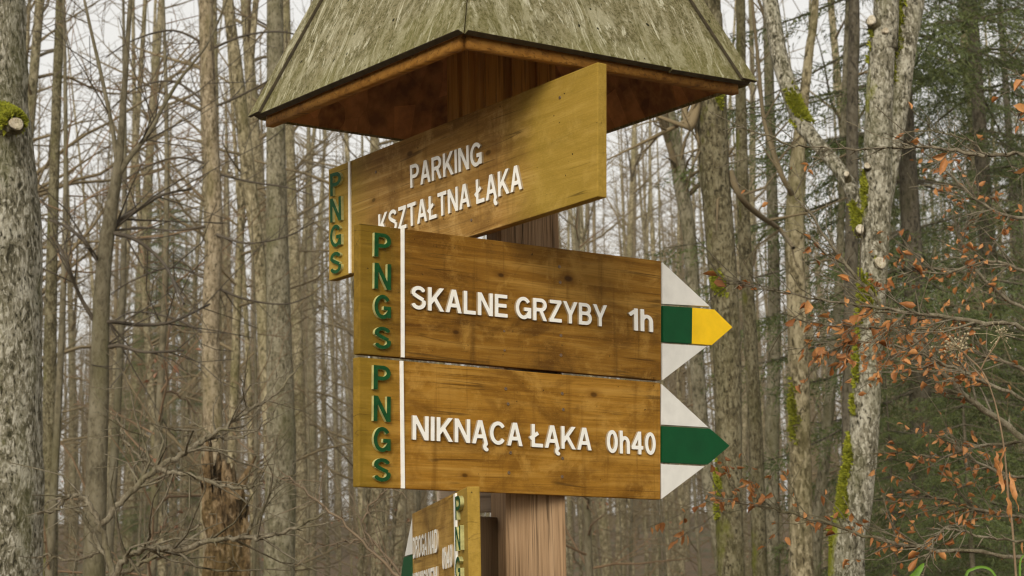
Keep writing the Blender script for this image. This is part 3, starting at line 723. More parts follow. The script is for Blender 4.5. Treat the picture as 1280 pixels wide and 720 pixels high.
def proto_beech(seed, H, d, kind):
    """a woodland tree at its own origin: (trunk mesh, crown mesh, foliage mesh or None)"""
    rng = np.random.default_rng(seed); tk, cw, lv = MB(), MB(), []
    n = 16; z = np.linspace(-.4, H, n); lean = rng.normal(0, .025, 2); b = rng.uniform(0, 6.28)
    x = lean[0] * z + .012 * H * np.sin(z / H * 5 + b) * (z / H); y = lean[1] * z + .012 * H * np.cos(z / H * 4 + b) * (z / H)
    pts = np.stack([x, y, z], -1); rad = d / 2 * (1 - .88 * np.clip(z / H, 0, 1) ** 1.1); rad[0] *= 1.25
    tk.tube(catmull(pts, 2), np.interp(np.linspace(0, 1, 2 * (n - 1) + 1), np.linspace(0, 1, n), rad), 12, False, rng, .05)
    if kind == 'pole':
        P = dict(wig=.14, up=.035, dens=1.5, maxlev=3, minr=.0035, ratio=.5, seg=.28, minl=.2)
        lo, hi, nb = .12, .98, int(H * 2.6)
    elif kind == 'high':
        P = dict(wig=.10, up=.05, dens=.85, maxlev=3, minr=.006, ratio=.52, seg=.4, minl=.3)
        lo, hi, nb = .2, .98, int(H * 1.7)
    else:
        P = dict(wig=.15, up=.02, dens=2.8, maxlev=3, minr=.0022, ratio=.5, seg=.18, minl=.12, leafd=2.2, leaflev=2)
        lo, hi, nb = .15, .98, int(H * 5)
    for _ in range(nb):
        t = rng.uniform(lo, hi); q = np.array([np.interp(t * H, z, pts[:, k]) for k in range(3)]); az = rng.uniform(0, 6.28)
        el = rng.uniform(.1, .75) + (.35 if kind == 'high' else .1) * t
        dr = np.array([math.cos(az) * math.cos(el), math.sin(az) * math.cos(el), math.sin(el)])
        r0 = d / 2 * (1 - .88 * t); ln = (H * .16 + .5) * (1.15 - .75 * t) * rng.uniform(.4, 1.1)
        if kind == 'high' and t < .38: ln *= .45
        branch(cw, q, dr, ln, min(r0 * .42, .012 + ln * .011), 0, rng, P, lv)
    fol = None
    if kind == 'sapling':
        lm = MB(); leaf_mesh(lm, lv, .05, rng); fol = lm.mesh('foliage') if lv else None
    return tk.mesh('trunk'), cw.mesh('crown'), fol
def proto_spruce(seed, H, d, zlow):
    rng = np.random.default_rng(seed); tk, fo, bo = MB(), MB(), MB()
    z = np.linspace(-.4, H, 12); tk.tube(np.stack([z * .004, z * 0, z], -1), d / 2 * (1.03 - z / H * .98).clip(.03), 9, False, rng, .04)
    zz = zlow
    tris_v, k = [], 0
    while zz < H - .2:
        for az0 in range(rng.integers(4, 7)):
            az = rng.uniform(0, 6.28); L0 = min(.35 + (H - zz) * .20, 1.75) * rng.uniform(.7, 1.1)
            m = 9; s = np.linspace(0, 1, m)
            hd = np.array([math.cos(az), math.sin(az), 0]); drop = -.42 * L0 * rng.uniform(.5, 1.2)
            P = np.array([0, 0, zz]) + hd * (s * L0)[:, None] + Z * (drop * s ** 1.3 + .16 * L0 * s ** 3)[:, None]
            bo.tube(P, np.linspace(.016, .004, m), 3)
            sdv = np.array([-hd[1], hd[0], 0])
            for t in np.linspace(.12, 1, int(12 + L0 * 11)):
                q = np.array([np.interp(t, s, P[:, c]) for c in range(3)])
                for sg in (-1, 1):
                    tl = (.30 + .34 * L0 * (1 - t) * .8) * rng.uniform(.6, 1.1)
                    dv = unit(hd * .75 + sdv * sg * rng.uniform(.5, 1.1) + Z * rng.uniform(-.75, .0))
                    e = q + dv * tl; e[2] -= tl * .22
                    u = unit(e - q); nn = 7 + int(tl * 15)
                    for j in range(nn):
                        c = q + (e - q) * (j + rng.uniform(0, 1)) / nn
                        a = perp(u, rng); nd = unit(u * .9 + a * .8); ln = rng.uniform(.04, .085); wv = np.cross(nd, rng.normal(size=3)); wv = unit(wv) * .0055
                        tris_v += [c - wv, c + wv, c + nd * ln]; k += 1
        zz += rng.uniform(.28, .42) * (1 if zz < H * .7 else .8)
    fo.add(np.array(tris_v), np.arange(3 * k).reshape(-1, 3))
    return tk.mesh('trunk'), bo.mesh('crown'), fo.mesh('foliage')

def place(name, meshes, mats, parts, x, y, rz, s, label, cat, group, tilt=(0, 0)):
    o = empty(name, (x, y, float(ground_h(x, y))), label, cat, group); o.rotation_euler = (tilt[0], tilt[1], rz); o.scale = (s, s, s)
    for me, m, nm in zip(meshes, mats, parts):
        if me is None: continue
        if not me.materials: me.materials.append(M[m]); me.polygons.foreach_set('use_smooth', [nm != 'foliage'] * len(me.polygons))
        link(nm, me, o)
    return o
R = np.random.default_rng(11)
HIGH = [proto_beech(100 + i, H, d, 'high') for i, (H, d) in enumerate(((21, .30), (19, .24), (23, .34), (18, .20)))]
POLE = [proto_beech(200 + i, H, d, 'pole') for i, (H, d) in enumerate(((15, .13), (13, .10), (16, .16), (11, .085)))]
SAPL = [proto_beech(300 + i, H, d, 'sapling') for i, (H, d) in enumerate(((4.2, .05), (5.2, .06)))]
RUST = [tuple(m.copy() for m in p) for p in SAPL]
SPRU = [proto_spruce(400 + i, H, d, zl) for i, (H, d, zl) in enumerate(((9, .16, .6), (13, .22, 1.0)))]

def fx(px, Y): return float(at(px, 700, Y)[0])
used = []
def free(x, y, r):
    return all((x - a) ** 2 + (y - b) ** 2 > r * r for a, b in used)
def scatter(num, ymin, ymax, minr, fn, avoid=()):
    k = tries = 0
    while k < num and tries < 20000:
        tries += 1
        y = math.sqrt(R.uniform(ymin ** 2, ymax ** 2)); x = R.uniform(-.36, .36) * y
        px = 640 + F_PX * x / y
        if any(a < px < b and y < c for a, b, c in avoid): continue
        if not free(x, y, minr): continue
        used.append((x, y)); fn(x, y, k); k += 1
def put_high(x, y, k):
    me = HIGH[R.integers(len(HIGH))]
    place('beech_tree', me[:2], ('bark_far', 'twig_far'), ('trunk', 'crown'), x, y, R.uniform(0, 6.28), R.uniform(.85, 1.1),
          'tall bare beech tree with straight olive grey trunk in the wood behind', 'tree', 'tall bare beeches of the wood behind', (R.normal(0, .02), R.normal(0, .02)))
def put_pole(x, y, k):
    me = POLE[R.integers(len(POLE))]
    place('young_beech', me[:2], ('bark_far', 'twig_far'), ('trunk', 'crown'), x, y, R.uniform(0, 6.28), R.uniform(.8, 1.15),
          'thin bare young beech with fine twigs between the tall trunks', 'tree', 'thin young beeches of the wood behind', (R.normal(0, .04), R.normal(0, .04)))
def put_sapl(x, y, k):
    me = SAPL[R.integers(len(SAPL))]
    place('beech_sapling', me, ('bark_young', 'twig_far', 'leaf_far'), ('trunk', 'crown', 'foliage'), x, y, R.uniform(0, 6.28), R.uniform(.75, 1.2),
          'low twiggy beech sapling with a few dry brown leaves in the undergrowth', 'sapling', 'low saplings of the undergrowth')

KR = np.random.default_rng(77)
def pix_tube(mb, pl, Y, sides=14, rough=.04, sub=6, dY=0.0, depth_wander=0.0):
    """a limb through [(px, py, width px)] at distance Y; returns world points and radii"""
    n = len(pl); ys = Y + dY * np.linspace(0, 1, n) + KR.normal(0, 1, n) * depth_wander
    P = np.array([at(p[0], p[1], y) for p, y in zip(pl, ys)]); r = np.array([p[2] * y / F_PX / 2 for p, y in zip(pl, ys)])
    C = catmull(P, sub); rr = np.interp(np.linspace(0, n - 1, len(C)), np.arange(n), r)
    mb.tube(C, rr, sides, False, KR, rough); return C, rr
def key_tree(name, label, cat, Y, stem, mat, limbs=(), H=17, crown=True, group=None, twig='twig_far', lows=(), sub=6, P=None, nb=26, dens=1.0):
    """stem: from the lowest pixel to the highest; it is carried on down to the ground and up out of the frame"""
    p0 = at(stem[0][0], stem[0][1], Y); g = float(ground_h(p0[0], Y))
    o = empty(name, (p0[0], Y, g), label, cat, group)
    tk, cw = MB(), MB()
    Pw = [at(p[0], p[1], Y) for p in stem]; rw = [p[2] * Y / F_PX / 2 for p in stem]
    up_d = unit(Pw[-1] - Pw[-2]); up_d = unit(up_d + np.array([0, 0, .8])); top = Pw[-1]; top_r = rw[-1]
    P_ = [np.array([p0[0] + (Pw[0] - Pw[1])[0] * .3, Y, g - .3])] + Pw; r_ = [rw[0] * 1.15] + rw
    if P_[1][2] - P_[0][2] < .25: P_[0][2] -= .4
    rest = g + H - top[2]
    for t in (.33, .66, 1.0): P_.append(top + up_d * rest * t + KR.normal(0, .08, 3) * t); r_.append(top_r * (1 - .88 * t))
    C = catmull(P_, sub); rr = np.interp(np.linspace(0, len(P_) - 1, len(C)), np.arange(len(P_)), r_)
    tk.tube(C - np.array([p0[0], Y, g]), rr, 16, False, KR, .05)
    PP = P or dict(wig=.15, up=.05, dens=1.5, maxlev=3, minr=.0026, ratio=.5, seg=.22, minl=.18)
    off = np.array([p0[0], Y, g])
    if crown:
        for _ in range(nb):
            t = KR.uniform(0, 1) ** 1.2; q = top + up_d * rest * (.02 + .96 * t)
            az = KR.uniform(0, 6.28); el = KR.uniform(.2, .9); dr = np.array([math.cos(az) * math.cos(el), math.sin(az) * math.cos(el), math.sin(el)])
            branch(cw, q - off, dr, (rest * .22 + .5) * (1.1 - .7 * t) * KR.uniform(.4, 1), top_r * (1 - .88 * t) * .45, 0, KR, PP)
    tr = tk.build('trunk', M[mat], o)
    for lb in limbs:      # big limbs: pixels from the trunk outwards, carried on above the frame
        lm = MB(); pl = lb['pl']; yy = Y + lb.get('dy', 0)
        W = [at(p[0], p[1], Y + (yy - Y) * k / (len(pl) - 1)) for k, p in enumerate(pl)]; r = [p[2] * Y / F_PX / 2 for p in pl]
        if lb.get('ext', 1):
            d = unit(unit(W[-1] - W[-2]) + np.array([0, 0, .5])); e = lb.get('ext', 1) * 3.2
            for t in (.4, .7, 1.0): W.append(W[-1] + d * e * .4); r.append(r[-1] * .6)
        C2 = catmull(W, 5); r2 = np.interp(np.linspace(0, len(W) - 1, len(C2)), np.arange(len(W)), r)
        lm.tube(C2 - off, r2, 12, False, KR, .05)
        for _ in range(lb.get('tw', 8)):
            i = KR.integers(int(len(C2) * lb.get('t0', .4)), len(C2) - 1)
            d = unit(C2[i + 1] - C2[i]); a = KR.uniform(.5, 1.1); dr = unit(d * math.cos(a) + perp(d, KR) * math.sin(a))
            branch(cw, C2[i] - off, dr, KR.uniform(.5, 1.5) * lb.get('tl', 1), max(r2[i] * .4, .004), 0, KR, PP)
        lm.build('limb', M[mat], o)
    for pl, tw, tl in lows:      # thin boughs within the frame: pixel polyline, how many twigs, their length
        W = np.array([at(p[0], p[1], Y + .5 * KR.normal() * (k / len(pl))) for k, p in enumerate(pl)]); C2 = catmull(W, 5)
        r2 = np.interp(np.linspace(0, len(W) - 1, len(C2)), np.arange(len(W)), [p[2] * Y / F_PX / 2 for p in pl])
        cw.tube(C2 - off, r2, 5)
        for _ in range(tw):
            i = KR.integers(1, len(C2) - 1); d = unit(C2[i + 1] - C2[i]); a = KR.uniform(.5, 1.1); dr = unit(d * math.cos(a) + perp(d, KR) * math.sin(a))
            branch(cw, C2[i] - off, dr, tl * KR.uniform(.4, 1.1), max(r2[i] * .6, .003), 1, KR, PP)
    if cw.n: cw.build('crown', M[twig], o)
    used.append((p0[0], Y)); return o, off, C, rr
def stub(o, off, px, py, Y, wpx, dirv, ln=.06, name='sawn_stub'):
    """a sawn off branch end, its pale face turned along dirv; the face is a sub-part of the stub"""
    c = at(px, py, Y) - off; d = unit(np.array(dirv, float)); r = wpx * Y / F_PX / 2
    mb = MB(); mb.tube([c - d * ln * 1.6, c - d * ln * .6, c - d * .004], [r * 1.45, r * 1.15, r * 1.08], 14, False, KR, .08)
    st = mb.build(name, M['bark_dark'], o)
    a = perp(d, KR); b = np.cross(d, a); th = np.arange(16) * 2 * math.pi / 16
    rw = r * (1 + .10 * np.sin(2 * th + 1) + .06 * np.sin(3 * th))
    R1 = c + rw[:, None] * (np.cos(th)[:, None] * a + np.sin(th)[:, None] * b); R2 = c + d * .003 + .93 * (R1 - c); R0 = R1 - d * .012
    R3 = c - d * .002 + .25 * (R1 - c)
    mf = MB(); mf.add(np.vstack([R0, R1, R2, R3, [c - d * .004]]), [(i + 16 * k, (i + 1) % 16 + 16 * k, (i + 1) % 16 + 16 * (k + 1), i + 16 * (k + 1)) for k in range(3) for i in range(16)] + [(48 + i, 48 + (i + 1) % 16, 64) for i in range(16)])
    mf.build('cut_face', M['cut'], st, False)
def moss(o, off, C, rr, zr, azr, num, ln=.016, jit=1.0, name='moss'):
    """tufts of moss standing on a limb's bark: C, rr its line and radii, zr a range along it (0 to 1), azr the side (0 = facing the camera, -90 = left)"""
    V, F = [], []
    for _ in range(int(num * .6)):
        t = (zr[0] + (zr[1] - zr[0]) * np.clip(KR.normal(.5, .27), 0, 1)) * (len(C) - 1); i = min(int(t), len(C) - 2); q = C[i] + (C[i + 1] - C[i]) * (t - i)
        d = unit(C[i + 1] - C[i]); a = math.radians(np.clip(KR.normal((azr[0] + azr[1]) / 2, abs(azr[1] - azr[0]) / 3.2), *sorted(azr)))
        hz = q[2] * 34 + a * 3; edge = abs(a - math.radians((azr[0] + azr[1]) / 2)) / math.radians(abs(azr[1] - azr[0]) / 2)
        if math.sin(hz) * .5 + math.sin(hz * 2.3 + a * 5 + 1) * .4 + math.sin(q[2] * 9 + a * 2) * .4 < -.3 + .9 * edge ** 2 + 1.1 * abs(2 * (t / (len(C) - 1) - (zr[0] + zr[1]) / 2) / (zr[1] - zr[0])) ** 3 + KR.normal(0, .2): continue
        f = np.array([math.sin(a), -math.cos(a), 0]); f = unit(f - d * (f @ d))
        r = rr[i] * .96; b = q + f * r - off
        for k in range(3):
            e = unit(f + KR.normal(0, .55, 3) + np.array([0, 0, .1])); l = ln * KR.uniform(.5, 1.3); w_ = perp(e, KR) * l * .32; m = len(V)
            V += [b - w_, b + w_, b + e * l]; F.append((m, m + 1, m + 2))
    mb = MB(); mb.add(V, F); mb.build(name, M['moss'], o, False)

FWDv = (.1, -1, .05)
# the big lichen covered trunk at the frame's edge
oL, offL, CL, rL = key_tree('beech_tree', 'thick lichen mottled trunk with a mossy sawn knot at the wood edge', 'tree', 5.5,
    [(-22, 720, 146), (-21, 560, 144), (-20, 400, 144), (-19, 300, 142), (-22, 210, 130), (-26, 120, 124), (-28, 0, 124), (-30, -80, 120)], 'bark_left', H=20)
stub(oL, offL, 20.5, 154.5, 5.285, 17, (.42, -.9, -.05), .03)
CK = np.array([at(-14, 150, 5.47), at(0, 152, 5.40), at(12, 153, 5.34), at(19, 154, 5.30)])
mbk = MB(); mbk.tube(CK - offL, [.060, .050, .036, .029], 14, False, KR, .08); mbk.build('branch_collar', M['bark_left'], oL)
def cap_moss(o, off, C, rr, num, ln=.014):
    """a cushion of moss on the upper side of a stub"""
    V, F = [], []
    for _ in range(num):
        t = KR.uniform(0, len(C) - 1.001); i = int(t); q = C[i] + (C[i + 1] - C[i]) * (t - i); r = rr[i] + (rr[i + 1] - rr[i]) * (t - i)
        d = unit(C[i + 1] - C[i]); a = KR.normal(0, .75); s_ = unit(np.cross(d, Z)); n_ = np.cross(s_, d); u = n_ * math.cos(a) + s_ * math.sin(a)
        b = q + u * r * .97 - off
        for k in range(2):
            e = unit(u + KR.normal(0, .6, 3)); l = ln * KR.uniform(.5, 1.3); w_ = perp(e, KR) * l * .4; m = len(V)
            V += [b - w_, b + w_, b + e * l]; F.append((m, m + 1, m + 2))
    mb = MB(); mb.add(V, F); mb.build('moss', M['moss'], o, False)
cap_moss(oL, offL, CK, [.066, .056, .040, .030], 4200, .017)

# the forked mossy tree
stem = [(1058, 730, 46), (1068, 640, 41), (1080, 540, 37), (1086, 440, 35), (1092, 340, 35), (1097, 240, 36), (1098, 140, 35), (1104, 40, 34), (1108, -50, 32)]
oF, offF, CF, rF = key_tree('forked_tree', 'pale forked tree with bright moss stripes and sawn branch ends', 'tree', 7.0, stem, 'bark_fork', limbs=(
    dict(pl=[(1098, 300, 20), (1108, 215, 30), (1120, 130, 34), (1131, 55, 33), (1147, -45, 30)], dy=.12, tw=10, t0=.6),
    dict(pl=[(1086, 300, 12), (1076, 275, 17), (1066, 240, 19), (1044, 205, 19), (1018, 175, 19), (1001, 152, 22), (989, 118, 25), (974, 70, 24), (964, 8, 22), (957, -45, 20)], dy=.5, tw=8, t0=.62)), H=17)
for (x, y, wp, dv) in ((1101, 328, 15, (.25, -1, 0)), (1075, 286, 11, (-.25, -1, .0)), (1089, 25, 13, (-.5, -.9, .2)), (1107, 38, 9, (.2, -1, .2)), (1084, 207, 8, (-.3, -1, .1)), (1058, 217, 7, (-.3, -.9, .4))):
    stub(oF, offF, x, y, 7.0 - .064, wp, dv, .03)
def frac(C, z0, z1):
    zz = C[:, 2]; a = np.argmin(abs(zz - z0)) / (len(C) - 1); b = np.argmin(abs(zz - z1)) / (len(C) - 1); return a, b
zpx = lambda py, Y: float(at(1090, py, Y)[2])
for (ya, yb_, az, num) in ((690, 520, (-100, -40), 5200), (540, 400, (-95, -50), 2600), (400, 330, (-90, 10), 2600), (300, 200, (-105, -55), 1600), (90, 20, (-105, -60), 900)):
    moss(oF, offF, CF, rF, frac(CF, zpx(ya, 7), zpx(yb_, 7)), az, num, .02)
Wl = catmull([at(x, y, 7.0 + .5 * k / 9) for k, (x, y) in enumerate(((1086, 300), (1076, 275), (1066, 240), (1044, 205), (1018, 175), (1001, 152), (989, 118), (974, 70)))], 5)
moss(oF, offF, Wl, np.full(len(Wl), .034), (.0, .22), (-110, -10), 2600, .02)
moss(oF, offF, Wl, np.full(len(Wl), .044), (.64, .88), (-80, 60), 4200, .016)
Wr = catmull([at(x, y, 7.0 + .12 * k / 4) for k, (x, y) in enumerate(((1098, 300), (1108, 215), (1120, 130), (1131, 55), (1147, -45)))], 5)
moss(oF, offF, Wr, np.full(len(Wr), .052), (.3, .98), (-85, -25), 3600, .018)

# other trees that can be told apart
oD, offD, CD, rD = key_tree('beech_tree', 'dark mossy trunk rising between the arrow tips and the forked tree', 'tree', 9.0,
    [(914, 730, 35), (911, 600, 34), (910, 470, 35), (906, 380, 35), (899, 290, 37), (892, 200, 40), (889, 110, 39), (886, 20, 35), (883, -50, 33)], 'bark_dark',
    lows=([((912, 215, 12), (925, 245, 9), (948, 268, 8), (975, 287, 7), (992, 310, 5)), 6, .5], [((880, 240, 7), (888, 205, 6), (874, 180, 5), (868, 150, 4)), 5, .4], [((876, 110, 14), (862, 160, 11), (852, 120, 8), (838, 60, 6)), 6, .6]), H=18)
moss(oD, offD, CD, rD, frac(CD, zpx(640, 9), zpx(560, 9)), (-80, -40), 2600, .022)
moss(oD, offD, CD, rD, frac(CD, zpx(380, 9), zpx(330, 9)), (-70, 0), 900, .02)
moss(oD, offD, CD, rD, frac(CD, zpx(150, 9), zpx(90, 9)), (0, 40), 900, .02)
key_tree('beech_tree', 'slim dark stem close behind the dark mossy trunk', 'tree', 11.5, [(950, 730, 20), (945, 560, 18), (938, 420, 17), (930, 280, 16), (926, 130, 14), (925, -40, 12)], 'bark_dark', H=15)
oE, offE, CE, rE = key_tree('beech_tree', 'slender leaning trunk just before the forked tree, moss patch low down', 'tree', 11,
    [(1002, 730, 31), (1001, 600, 28), (999, 470, 26), (995, 360, 24), (993, 280, 24), (996, 205, 20), (1003, 140, 14), (1012, 60, 11), (1021, -40, 9)], 'bark_far', H=15, lows=([((995, 250, 8), (975, 215, 7), (955, 150, 6), (948, 80, 5), (940, 0, 4)), 8, .7],))
moss(oE, offE, CE, rE, frac(CE, zpx(560, 11), zpx(470, 11)), (-90, -10), 1600, .024)
key_tree('spruce_tree', 'bare straight conifer trunk just behind the forked tree', 'tree', 10, [(1057, 730, 17), (1060, 560, 17), (1063, 400, 17), (1065, 250, 16), (1066, 100, 15), (1067, -40, 14)], 'bark_spruce', H=16,
         lows=([((1064, 190, 4), (1040, 200, 3), (1015, 196, 2)), 3, .3], [((1065, 95, 4), (1090, 90, 3), (1120, 98, 2)), 3, .3], [((1063, 330, 4), (1035, 325, 3), (1012, 330, 2)), 3, .3]))
key_tree('young_beech', 'pale thin trunk slanting beside the forked tree base', 'tree', 13, [(1018, 730, 16), (1028, 600, 14), (1040, 470, 13), (1047, 380, 11), (1052, 250, 9), (1056, 100, 7), (1060, -30, 6)], 'bark_pale', H=11)
key_tree('beech_tree', 'pale straight trunk between dark mossy trunk and slender leaning trunk', 'tree', 14, [(966, 730, 20), (965, 560, 18), (968, 420, 16), (966, 280, 15), (962, 130, 13), (958, -40, 12)], 'bark_pale', H=16)
key_tree('beech_tree', 'sinuous grey trunk rising under the right eave of the roof', 'tree', 15, [(905, 730, 17), (880, 560, 17), (868, 400, 18), (862, 300, 18), (851, 230, 19), (840, 160, 18), (820, 80, 17), (806, -40, 15)], 'bark_pale', H=17,
         lows=([((858, 290, 12), (852, 240, 11), (836, 180, 9), (812, 110, 7)), 8, 1.0],))
key_tree('dead_tree', 'peeling dead trunk with pale orange wood behind the broken snag', 'dead tree', 12, [(268, 730, 28), (267, 560, 25), (263, 400, 22), (268, 280, 21), (262, 140, 20), (257, -40, 18)], 'bark_dead', H=13, twig='twig_dark',
         lows=[([(262 + 0 * k, y0, 4), (262 + sx * 45, y0 + d1, 3), (262 + sx * 95, y0 + d2, 2.2), (262 + sx * 130, y0 + d3, 1.4)], 4, .5) for k, (sx, y0, d1, d2, d3) in enumerate(
             ((-1, 58, -20, -8, 14), (1, 62, -18, -22, -8), (-1, 132, -30, -20, 12), (1, 136, -20, -50, -92), (-1, 205, -8, 12, 40), (1, 214, 12, 20, 30), (-1, 282, 6, 2, 18), (1, 290, 14, 6, -12), (-1, 350, -16, 0, 22), (1, 356, 18, 24, 12), (-1, 420, -22, -30, -12)))])
key_tree('beech_tree', 'slim grey trunk leaning beside the left roof corner', 'tree', 16, [(344, 730, 17), (338, 560, 17), (331, 440, 17), (325, 340, 18), (312, 230, 18), (297, 95, 16), (282, -40, 14)], 'bark_far', H=17)
key_tree('beech_tree', 'stout pale grey beech trunk behind the left roof corner', 'tree', 14, [(349, 730, 39), (351, 600, 37), (350, 480, 34), (348, 380, 31), (346, 260, 27), (345, 150, 23), (343, -40, 21)], 'bark_pale', H=19)
key_tree('beech_tree', 'narrow dark trunk close beside the thick lichen mottled trunk', 'tree', 14, [(62, 730, 19), (62, 560, 18), (63, 420, 16), (66, 280, 14), (71, 120, 12), (76, -40, 11)], 'bark_dark', H=16)
key_tree('young_beech', 'slender forking young beech with spreading bare boughs near left trunk', 'tree', 9, [(117, 730, 28), (120, 620, 26), (124, 500, 24), (126, 400, 22), (131, 320, 19), (140, 255, 16), (147, 215, 13), (152, 160, 9), (157, 90, 7), (166, -40, 5)], 'bark_young', H=8.5, nb=14, twig='twig_dark',
         limbs=(dict(pl=[(146, 222, 8), (163, 195, 7), (185, 168, 6), (207, 128, 5), (228, 95, 4), (262, 50, 3), (290, -20, 2.5)], ext=.3, tw=14, tl=.55, t0=.15),
                dict(pl=[(147, 212, 7), (142, 170, 6), (128, 100, 5), (112, 30, 4), (100, -30, 3)], ext=.3, tw=10, tl=.5, t0=.15)),
         lows=([((126, 305, 7), (146, 278, 6), (172, 262, 5), (205, 243, 4), (240, 236, 3)), 10, .6], [((122, 325, 6), (104, 300, 5), (80, 282, 4), (62, 275, 3)), 7, .5], [((123, 410, 6), (100, 370, 5), (84, 330, 4), (70, 300, 3)), 8, .5],
               [((126, 405, 6), (140, 402, 5.5), (175, 406, 5), (215, 402, 4), (262, 380, 3)), 8, .6], [((124, 436, 6), (150, 432, 5), (180, 440, 4), (230, 438, 3)), 8, .5], [((135, 290, 6), (170, 300, 5), (205, 330, 4), (230, 380, 3)), 8, .5]))

# broken snag, a hollow rotten stump
def snag():
    Y = 8.0; p0 = at(280, 720, Y); g = float(ground_h(p0[0], Y)); off = np.array([p0[0], Y, g])
    o = empty('broken_snag', tuple(off), 'broken rotten orange brown snag with jagged top', 'dead tree')
    for name, cx, wd, tops in (('trunk', 266, 27, 556), ('split_half', 291, 33, 590)):
        zt = float(at(cx, tops, Y)[2]) - g; n, sd = 40, 40; mb = MB()
        th = np.arange(sd) * 2 * math.pi / sd; V = []
        jag = KR.uniform(-1, 1, sd); jag = (jag * 1.2 + np.roll(jag, 1) + .5 * np.roll(jag, 2)) * .55 + .8 * np.sin(th * 2 + cx)
        col = KR.normal(0, 1, sd); col = (col + .6 * np.roll(col, 1)) * .075
        cxw = (at(cx, 700, Y) - off)[0]; r0 = wd * Y / F_PX / 2
        hol = [(KR.uniform(3.4, 6.0), KR.uniform(zt - .55, zt - .12), KR.uniform(.03, .06)) for _ in range(5)]
        for k in range(n):
            for q in range(sd):
                t = (k / (n - 1)) ** .6; h = -.3 + (zt + .3) * t - max(0, t - .86) / .14 * (.10 + .10 * jag[q])
                r = r0 * (1.10 - .10 * t) * (1 + .09 * math.sin(3 * th[q] + cx) + col[q] + KR.normal(0, .03) + .05 * math.sin(h * 23 + th[q] * 2))
                for (a0, h0, hr) in hol:
                    da = abs((th[q] - a0 + math.pi) % (2 * math.pi) - math.pi) * r0; dd = math.hypot(da, (h - h0) * .6)
                    if dd < hr: r *= 1 - .45 * (1 - (dd / hr) ** 2)
                V.append((cxw + r * math.cos(th[q]) + .010 * math.sin(h * 9), r * math.sin(th[q]), h))
        F = [(k * sd + q, k * sd + (q + 1) % sd, (k + 1) * sd + (q + 1) % sd, (k + 1) * sd + q) for k in range(n - 1) for q in range(sd)]
        b = len(V)
        for q in range(sd): V.append((cxw + r0 * .55 * math.cos(th[q]), r0 * .55 * math.sin(th[q]), V[(n - 1) * sd + q][2] - .16))
        F += [((n - 1) * sd + q, (n - 1) * sd + (q + 1) % sd, b + (q + 1) % sd, b + q) for q in range(sd)]; F.append(tuple(range(b, b + sd)))
        mb.add(V, F); mb.build(name, M['rot'], o)
    sp_ = MB(); sp_.tube([at(296, 622, Y - .05) - off, at(304, 600, Y - .08) - off, at(311, 586, Y - .09) - off, at(320, 570, Y - .1) - off], [.024, .02, .013, .005], 7, False, KR, .15); sp_.build('splinter', M['rot'], o)
    used.append((p0[0], Y))
snag()

# spruces
def put_spruce(k, px, Y, s, rz, label, group=None):
    me = SPRU[k]; x = fx(px, Y); used.append((x, Y))
    place('spruce_tree', me, ('bark_spruce', 'bark_spruce', 'needle'), ('trunk', 'crown', 'foliage'), x, Y, rz, s, label, 'tree', group)
put_spruce(1, 1160, 13, 1.0, .3, 'dark green spruce directly behind the forked tree')
put_spruce(1, 1262, 15, .95, 2.1, 'dark green spruce at the wood edge behind the leafy twigs')
put_spruce(0, 1215, 10.5, .36, 1.1, 'small low spruce under the dry leaf twigs')
put_spruce(0, 1120, 11.5, .34, 4.1, 'small low spruce beside the forked tree base')
for px, Y, s, rz in ((1300, 24, 1.05, 3), (1150, 30, .7, 1), (205, 36, .75, 5)):
    put_spruce(1, px, Y, s, rz, 'distant dark spruce standing back among the bare trees', 'distant spruces among the bare trees')

for px, Y, s_, lab in ((60, 13.5, 1.75, 'rusty leaved young beech close behind the lichen mottled trunk'), (128, 17, 2.1, 'rusty leaved young beech behind the slender forking beech'), (185, 15, 1.6, 'rusty leaved young beech between forking beech and peeling dead trunk'),
                      (318, 13, 1.05, 'rusty leaved young beech at the foot of the leaning grey trunk'), (735, 19, 1.7, 'rusty leaved young beech seen just right of the signpost')):
    me = RUST[int(px) % 2]; x = fx(px, Y); used.append((x, Y))
    place('young_beech', me, ('bark_young', 'twig_rust', 'leaf_far'), ('trunk', 'crown', 'foliage'), x, Y, px, s_, lab, 'tree', None)
scatter(62, 22, 75, 1.6, put_high, avoid=((700, 870, 34), (272, 338, 75), (1100, 1250, 30)))
scatter(105, 14, 62, .9, put_pole, avoid=((1090, 1290, 24),))
scatter(70, 10, 34, .9, put_sapl, avoid=((690, 1010, 17), (1090, 1290, 14)))

